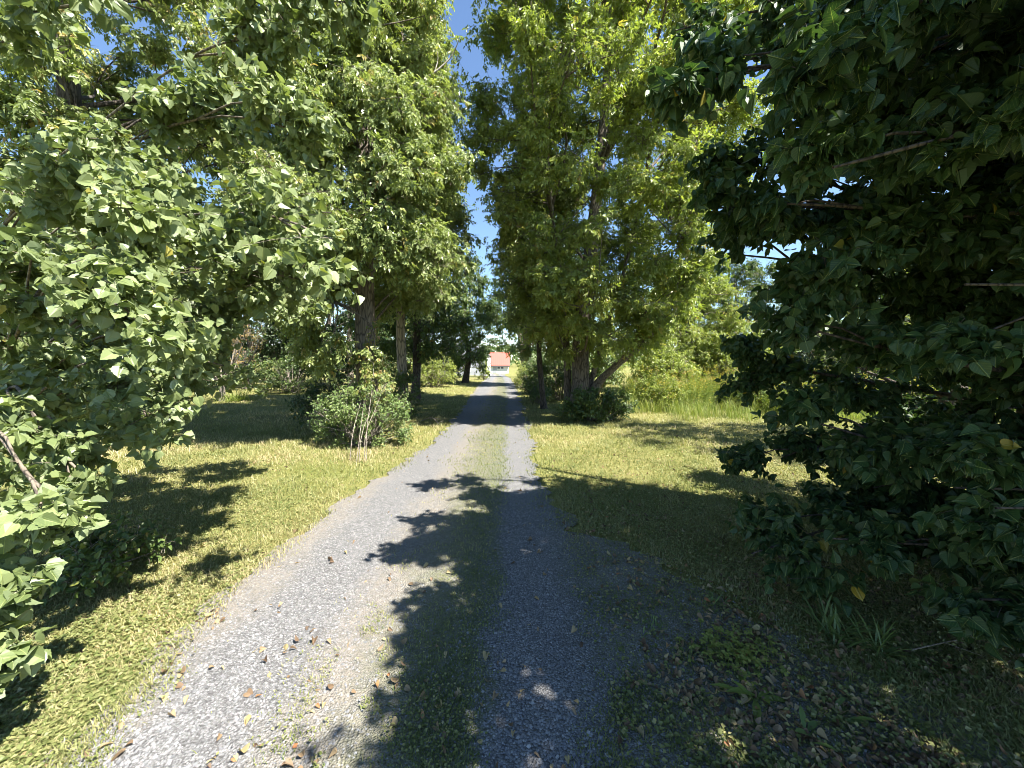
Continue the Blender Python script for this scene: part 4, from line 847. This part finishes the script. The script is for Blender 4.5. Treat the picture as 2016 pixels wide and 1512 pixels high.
def tuft(name, label, x, y, n, h, w, spread, mat, seed, cat='weed', broad=False, tint=.35, group=None):
    """a clump of arching blades (or a rosette of broad leaves)"""
    r = np.random.default_rng(seed); bb = Buf(); z = float(top_z(np.array([x]), np.array([y]))[0]) - .005
    K = 6; t = np.linspace(0, 1, K)[None, :, None]
    th = r.uniform(0, 6.283, n); L = h * r.uniform(.6, 1.15, n); el = r.uniform(.35, 1.35, n) if not broad else r.uniform(.15, .9, n)
    o = np.column_stack([np.cos(th) * np.cos(el), np.sin(th) * np.cos(el), np.sin(el)])[:, None]
    base = np.array([x, y, z]) + np.column_stack([r.normal(size=n) * spread, r.normal(size=n) * spread, 0 * th]); base = base[:, None]
    p = base + (o * t - np.array([0, 0, .35]) * t ** 2.2) * L[:, None, None]; p[..., 2] = np.maximum(p[..., 2], z + .004)
    side = unit(np.cross(o, np.array([0, 0, 1.]))); prof = (np.array([.45, .8, 1, .85, .5, .04]) if not broad else np.array([.18, .35, .9, 1, .7, .05]))[None, :, None]
    W = w * r.uniform(.7, 1.2, n)[:, None, None] * prof
    ctr = p - np.array([0, 0, 1.]) * W * .35
    V = np.stack([p - side * W, ctr, p + side * W], 2).reshape(-1, 3)
    k = np.arange(K - 1); f = np.concatenate([np.stack([k * 3 + j, k * 3 + j + 1, k * 3 + j + 4, k * 3 + j + 3], 1) for j in (0, 1)])
    bb.add(V, (f[None] + np.arange(n)[:, None, None] * K * 3).reshape(-1, 4), np.repeat(np.clip(r.normal(tint, .1, n), 0, 1), K * 3))
    return tag(bb.build(name, mat, smooth=True, origin=(x, y, z)), label, cat, group)
def at_ground(px, py):
    d = FPX * EYE / (py - 708.0); q = P(px, py, d)
    return float(q[0]), d
def clover(label, px, py, n, rad, seed):
    r = np.random.default_rng(seed); x, y = at_ground(px, py); bb = Buf(); m = n
    q = np.column_stack([x + r.normal(size=m) * rad, y + r.normal(size=m) * rad * .8]); z = top_z(q[:, 0], q[:, 1]); hh = r.uniform(.02, .07, m)
    top = np.column_stack([q, z + hh]); tubes(np.stack([np.column_stack([q, z - .01]), top], 1), np.full((m, 2), .0012), 3, bb, tint=.4)
    a0 = r.uniform(0, 6.283, m)
    for k in range(3):
        a = a0 + k * 2.094; leaves(bb, r, top, np.column_stack([np.cos(a), np.sin(a), r.uniform(-.3, .2, m)]), np.array([0, 0, 1.]) + r.normal(size=(m, 3)) * .15, r.uniform(.015, .026, m), np.clip(r.normal(.5, .1, m), 0, .8), [diamond(.42, .15, .1)])
    return kind(bb.build('clover_patch', M_field, origin=(x, y, 0)), 'stuff', label, 'clover')
clover('bright light green clover patch growing in the gravel at lower right', 1440, 1320, 150, .11, 601)
for i, (px, py, n, h, w, br, lab, mt) in enumerate([
        (1485, 1415, 12, .19, .018, True, 'broad leaved rosette weed growing in the gravel at lower right', M_field),
        (1640, 1275, 60, .34, .005, False, 'large dark arching grass tuft under the low leaves at right', M_shrub),
        (1725, 1300, 44, .30, .005, False, 'grass tuft beside the large arching tuft, nearer the right edge', M_shrub),
        (1660, 1460, 8, .16, .015, True, 'weed with upright pointed leaves near the bottom right edge', M_shrub),
        (1400, 1205, 26, .10, .004, False, 'small grass tuft among dry leaves right of the wheel track', M_shrub),
        (1275, 1255, 24, .08, .004, False, 'tiny grass tuft at the right rim of the wheel track', M_shrub),
        (1590, 1500, 8, .13, .014, True, 'low broad weed cut by the bottom edge of the picture', M_shrub)]):
    x, y = at_ground(px, py); tuft('broadleaf_weed' if br else 'grass_tuft', lab, x, y, n, h, w, .02 if br else .045, mt, 620 + i, 'weed' if br else 'grass tuft', br)
x, y = P(468, 800, 14.8)[:2]
tuft('grass_tuft', 'bright green grass tuft beside the little rusty tree', x, y, 160, .65, .012, .24, M_field, 640, 'grass tuft')
x, y = at_ground(200, 1130)
tuft('grass_tuft', 'dry yellowing grass tuft on the lawn under the poplar leaves', x, y, 40, .24, .003, .07, M_grass, 641, 'grass tuft', tint=.75)
# low weeds at the poplar's foot
shrub('undergrowth_shrub', 'low leafy growth under the poplar at the left edge', 230, -3.15, 2.75, .5, .5, .45, 30, .17, 14, 6, .05, T_OVATE, M_green)

# ------------------------------------------------------------------ buildings
def box(bb, x0, x1, y0, y1, z0, z1):
    V = [(x0, y0, z0), (x1, y0, z0), (x1, y1, z0), (x0, y1, z0), (x0, y0, z1), (x1, y0, z1), (x1, y1, z1), (x0, y1, z1)]
    bb.add(V, [[0, 3, 2, 1], [4, 5, 6, 7], [0, 1, 5, 4], [1, 2, 6, 5], [2, 3, 7, 6], [3, 0, 4, 7]])
def gable(bb, x0, x1, y0, y1, z0, z1, zr, along='x'):
    """walls with two gables, ridge along x or y"""
    if along == 'x':
        ym = (y0 + y1) / 2; V = [(x0, y0, z0), (x1, y0, z0), (x1, y1, z0), (x0, y1, z0), (x0, y0, z1), (x1, y0, z1), (x1, y1, z1), (x0, y1, z1), (x0, ym, zr), (x1, ym, zr)]
        bb.add(V, [[0, 1, 5, 4], [2, 3, 7, 6]]); bb.F.append(np.array([[1, 2, 6, 9, 5], [3, 0, 4, 8, 7]]) + bb.n - 10)
    else:
        xm = (x0 + x1) / 2; V = [(x0, y0, z0), (x1, y0, z0), (x1, y1, z0), (x0, y1, z0), (x0, y0, z1), (x1, y0, z1), (x1, y1, z1), (x0, y1, z1), (xm, y0, zr), (xm, y1, zr)]
        bb.add(V, [[1, 2, 6, 5], [3, 0, 4, 7]]); bb.F.append(np.array([[0, 1, 5, 8, 4], [2, 3, 7, 9, 6]]) + bb.n - 10)
def slab(bb, a, b_, c, d, t):
    a, b_, c, d = map(lambda q: np.array(q, float), (a, b_, c, d)); n = unit(np.cross(b_ - a, d - a)) * t
    V = [a, b_, c, d, a + n, b_ + n, c + n, d + n]
    bb.add(V, [[0, 3, 2, 1], [4, 5, 6, 7], [0, 1, 5, 4], [1, 2, 6, 5], [2, 3, 7, 6], [3, 0, 4, 7]])
def striped(name, c, c2, axis=0, scale=9., rough=.7):
    m, nt = new_mat(name); L = nt.links; tc = N(nt, 'ShaderNodeTexCoord'); sp = N(nt, 'ShaderNodeSeparateXYZ'); L.new(tc.outputs['Object'], sp.inputs[0])
    fr = math_(nt, 'FRACT', math_(nt, 'MULTIPLY', sp.outputs[axis], scale)); nz = N(nt, 'ShaderNodeTexNoise', i_Scale=3., i_Detail=4.)
    L.new(tc.outputs['Object'], nz.inputs['Vector'])
    cc = mixc(nt, math_(nt, 'LESS_THAN', fr, .16), mixc(nt, nz.outputs['Fac'], c, tuple(x * .8 for x in c)), c2)
    b = N(nt, 'ShaderNodeBsdfPrincipled', i_Roughness=rough); L.new(cc, b.inputs['Base Color']); o = N(nt, 'ShaderNodeOutputMaterial'); L.new(b.outputs[0], o.inputs[0]); return m
M_white_board = striped('white_boards', (.72, .72, .70), (.45, .45, .44), 0, 4.)
M_red_roof = striped('red_metal_roof', (.62, .12, .09), (.45, .08, .06), 0, 2.2, .45)
M_grey_side = striped('grey_siding', (.36, .38, .41), (.24, .25, .27), 2, 5.)
M_shingle = striped('dark_shingles', (.09, .085, .09), (.06, .055, .06), 2, 4.)
M_trim = plain('white_trim', (.7, .7, .68)); M_glass = plain('window_glass', (.05, .07, .09), .08, 0, .1, 2., .8); M_post = plain('porch_paint', (.55, .57, .6))
def window(parent, x0, x1, z0, z1, y, mull=True):
    f = Buf(); t = .07
    box(f, x0 - t, x1 + t, y - .05, y + .02, z1, z1 + t); box(f, x0 - t, x1 + t, y - .07, y + .02, z0 - t, z0); box(f, x0 - t, x0, y - .048, y + .02, z0, z1); box(f, x1, x1 + t, y - .048, y + .02, z0, z1)
    if mull: box(f, (x0 + x1) / 2 - .03, (x0 + x1) / 2 + .03, y - .045, y + .01, z0, z1)
    w = f.build('window', M_trim, parent); w['_loc'] = list(parent['_loc'])
    g = Buf(); g.add([(x0, y - .012, z0), (x1, y - .012, z0), (x1, y - .012, z1), (x0, y - .012, z1)], [[0, 1, 2, 3]]); g.build('pane', M_glass, w)
# white shed under a red roof at the end of the drive
SY = 86.0; sz = -1.55
s0, s1 = float(P(966, 735, SY)[0]), float(P(1001, 735, SY)[0]); zr = float(P(980, 694, SY + 2.4)[2]); ze = float(P(980, 717, SY)[2])
shed = thing('shed', 'white boarded shed with a red metal roof at the end of the drive', 'shed', ((s0 + s1) / 2, SY, sz))
w = Buf(); gable(w, s0, s1, SY, SY + 4.8, sz, ze, zr, 'x'); w.build('wall', M_white_board, shed)
r = Buf(); ym = SY + 2.4; k = (zr - ze) / 2.4
slab(r, (s0 - .3, SY - .35, ze - .35 * k + .02), (s1 + .3, SY - .35, ze - .35 * k + .02), (s1 + .3, ym, zr + .02), (s0 - .3, ym, zr + .02), .08)
slab(r, (s1 + .3, SY + 5.15, ze - .35 * k + .02), (s0 - .3, SY + 5.15, ze - .35 * k + .02), (s0 - .3, ym, zr + .02), (s1 + .3, ym, zr + .02), .08)
r.build('roof', M_red_roof, shed)
fz = ze - .35 * k - .2; f_ = Buf(); box(f_, s0 - .3, s1 + .3, SY - .36, SY - .3, fz, fz + .2); f_.build('fascia_shade', M_shingle, shed)  # dark trim strip, its colour standing in for shading under the roof overhang
dr = Buf(); box(dr, s0 + .5, s0 + 1.35, SY - .03, SY + .05, sz, sz + 1.55); dr.build('door', M_grey_side, shed)
for a, c in ((.38, .52), (.58, .72)): window(shed, s0 + (s1 - s0) * a, s0 + (s1 - s0) * c, ze - 1.0, ze - .45, SY, False)
# grey house behind the left row
HY = 62.0; hz = -1.3; h1 = float(P(962, 700, HY)[0]); h0 = h1 - 7.5
hw = float(P(960, 694, HY)[2]); hr = hw + 2.3
house = thing('house', 'grey house with a dark roof and porch posts behind the left row of trees', 'house', ((h0 + h1) / 2, HY, hz))
w = Buf(); gable(w, h0, h1 - 1.2, HY, HY + 8, hz, hw, hr, 'y'); w.build('wall', M_grey_side, house)
r = Buf(); xm = (h0 + h1 - 1.2) / 2; k = (hr - hw) / (h1 - 1.2 - xm)
slab(r, (h1, HY - .3, hw - 1.2 * k + .05 + .25), (h1, HY + 8.3, hw - 1.2 * k + .3), (xm, HY + 8.3, hr + .03), (xm, HY - .3, hr + .03), .12)
slab(r, (h0 - .4, HY + 8.3, hw - .4 * k + .03), (h0 - .4, HY - .3, hw - .4 * k + .03), (xm, HY - .3, hr + .03), (xm, HY + 8.3, hr + .03), .12)
r.build('roof', M_shingle, house)
for yy in (HY + .2, HY + 2.6, HY + 5.2, HY + 7.7):
    p_ = Buf(); box(p_, h1 - .22, h1 - .08, yy - .07, yy + .07, hz, hw - 1.2 * k + .3); p_.build('porch_post', M_post, house)
p_ = Buf(); box(p_, h1 - 1.2, h1, HY, HY + 8, hz - .1, hz + .25); p_.build('porch_floor', M_post, house)
window(house, h0 + 1.2, h0 + 2.1, hz + 1.0, hz + 2.2, HY); window(house, h0 + 3.6, h0 + 4.5, hz + 1.0, hz + 2.2, HY)
# ------------------------------------------------------------------ far woodland along the horizon
rng = np.random.default_rng(9); b = Buf()
n = 16000; a = rng.uniform(-1.0, 1.0, n); dist = rng.uniform(150, 210, n); x = np.sin(a) * dist * 1.15; y = np.cos(a) * dist
hh = 5.5 + 5 * fbm(a * 14, a * 0, 91, 4); z = ground_z(x, y) + rng.random(n) ** .8 * hh
leaves(b, rng, np.column_stack([x, y, z]), rng.normal(size=(n, 3)), rng.normal(size=(n, 3)) + np.array(to_sun), rng.uniform(.9, 2.0, n), np.clip(rng.normal(.4, .15, n), 0, .8), [diamond(.4, .3, .1)])
kind(b.build('far_woodland', M_green), 'stuff', 'low line of far woodland along the horizon', 'woodland')
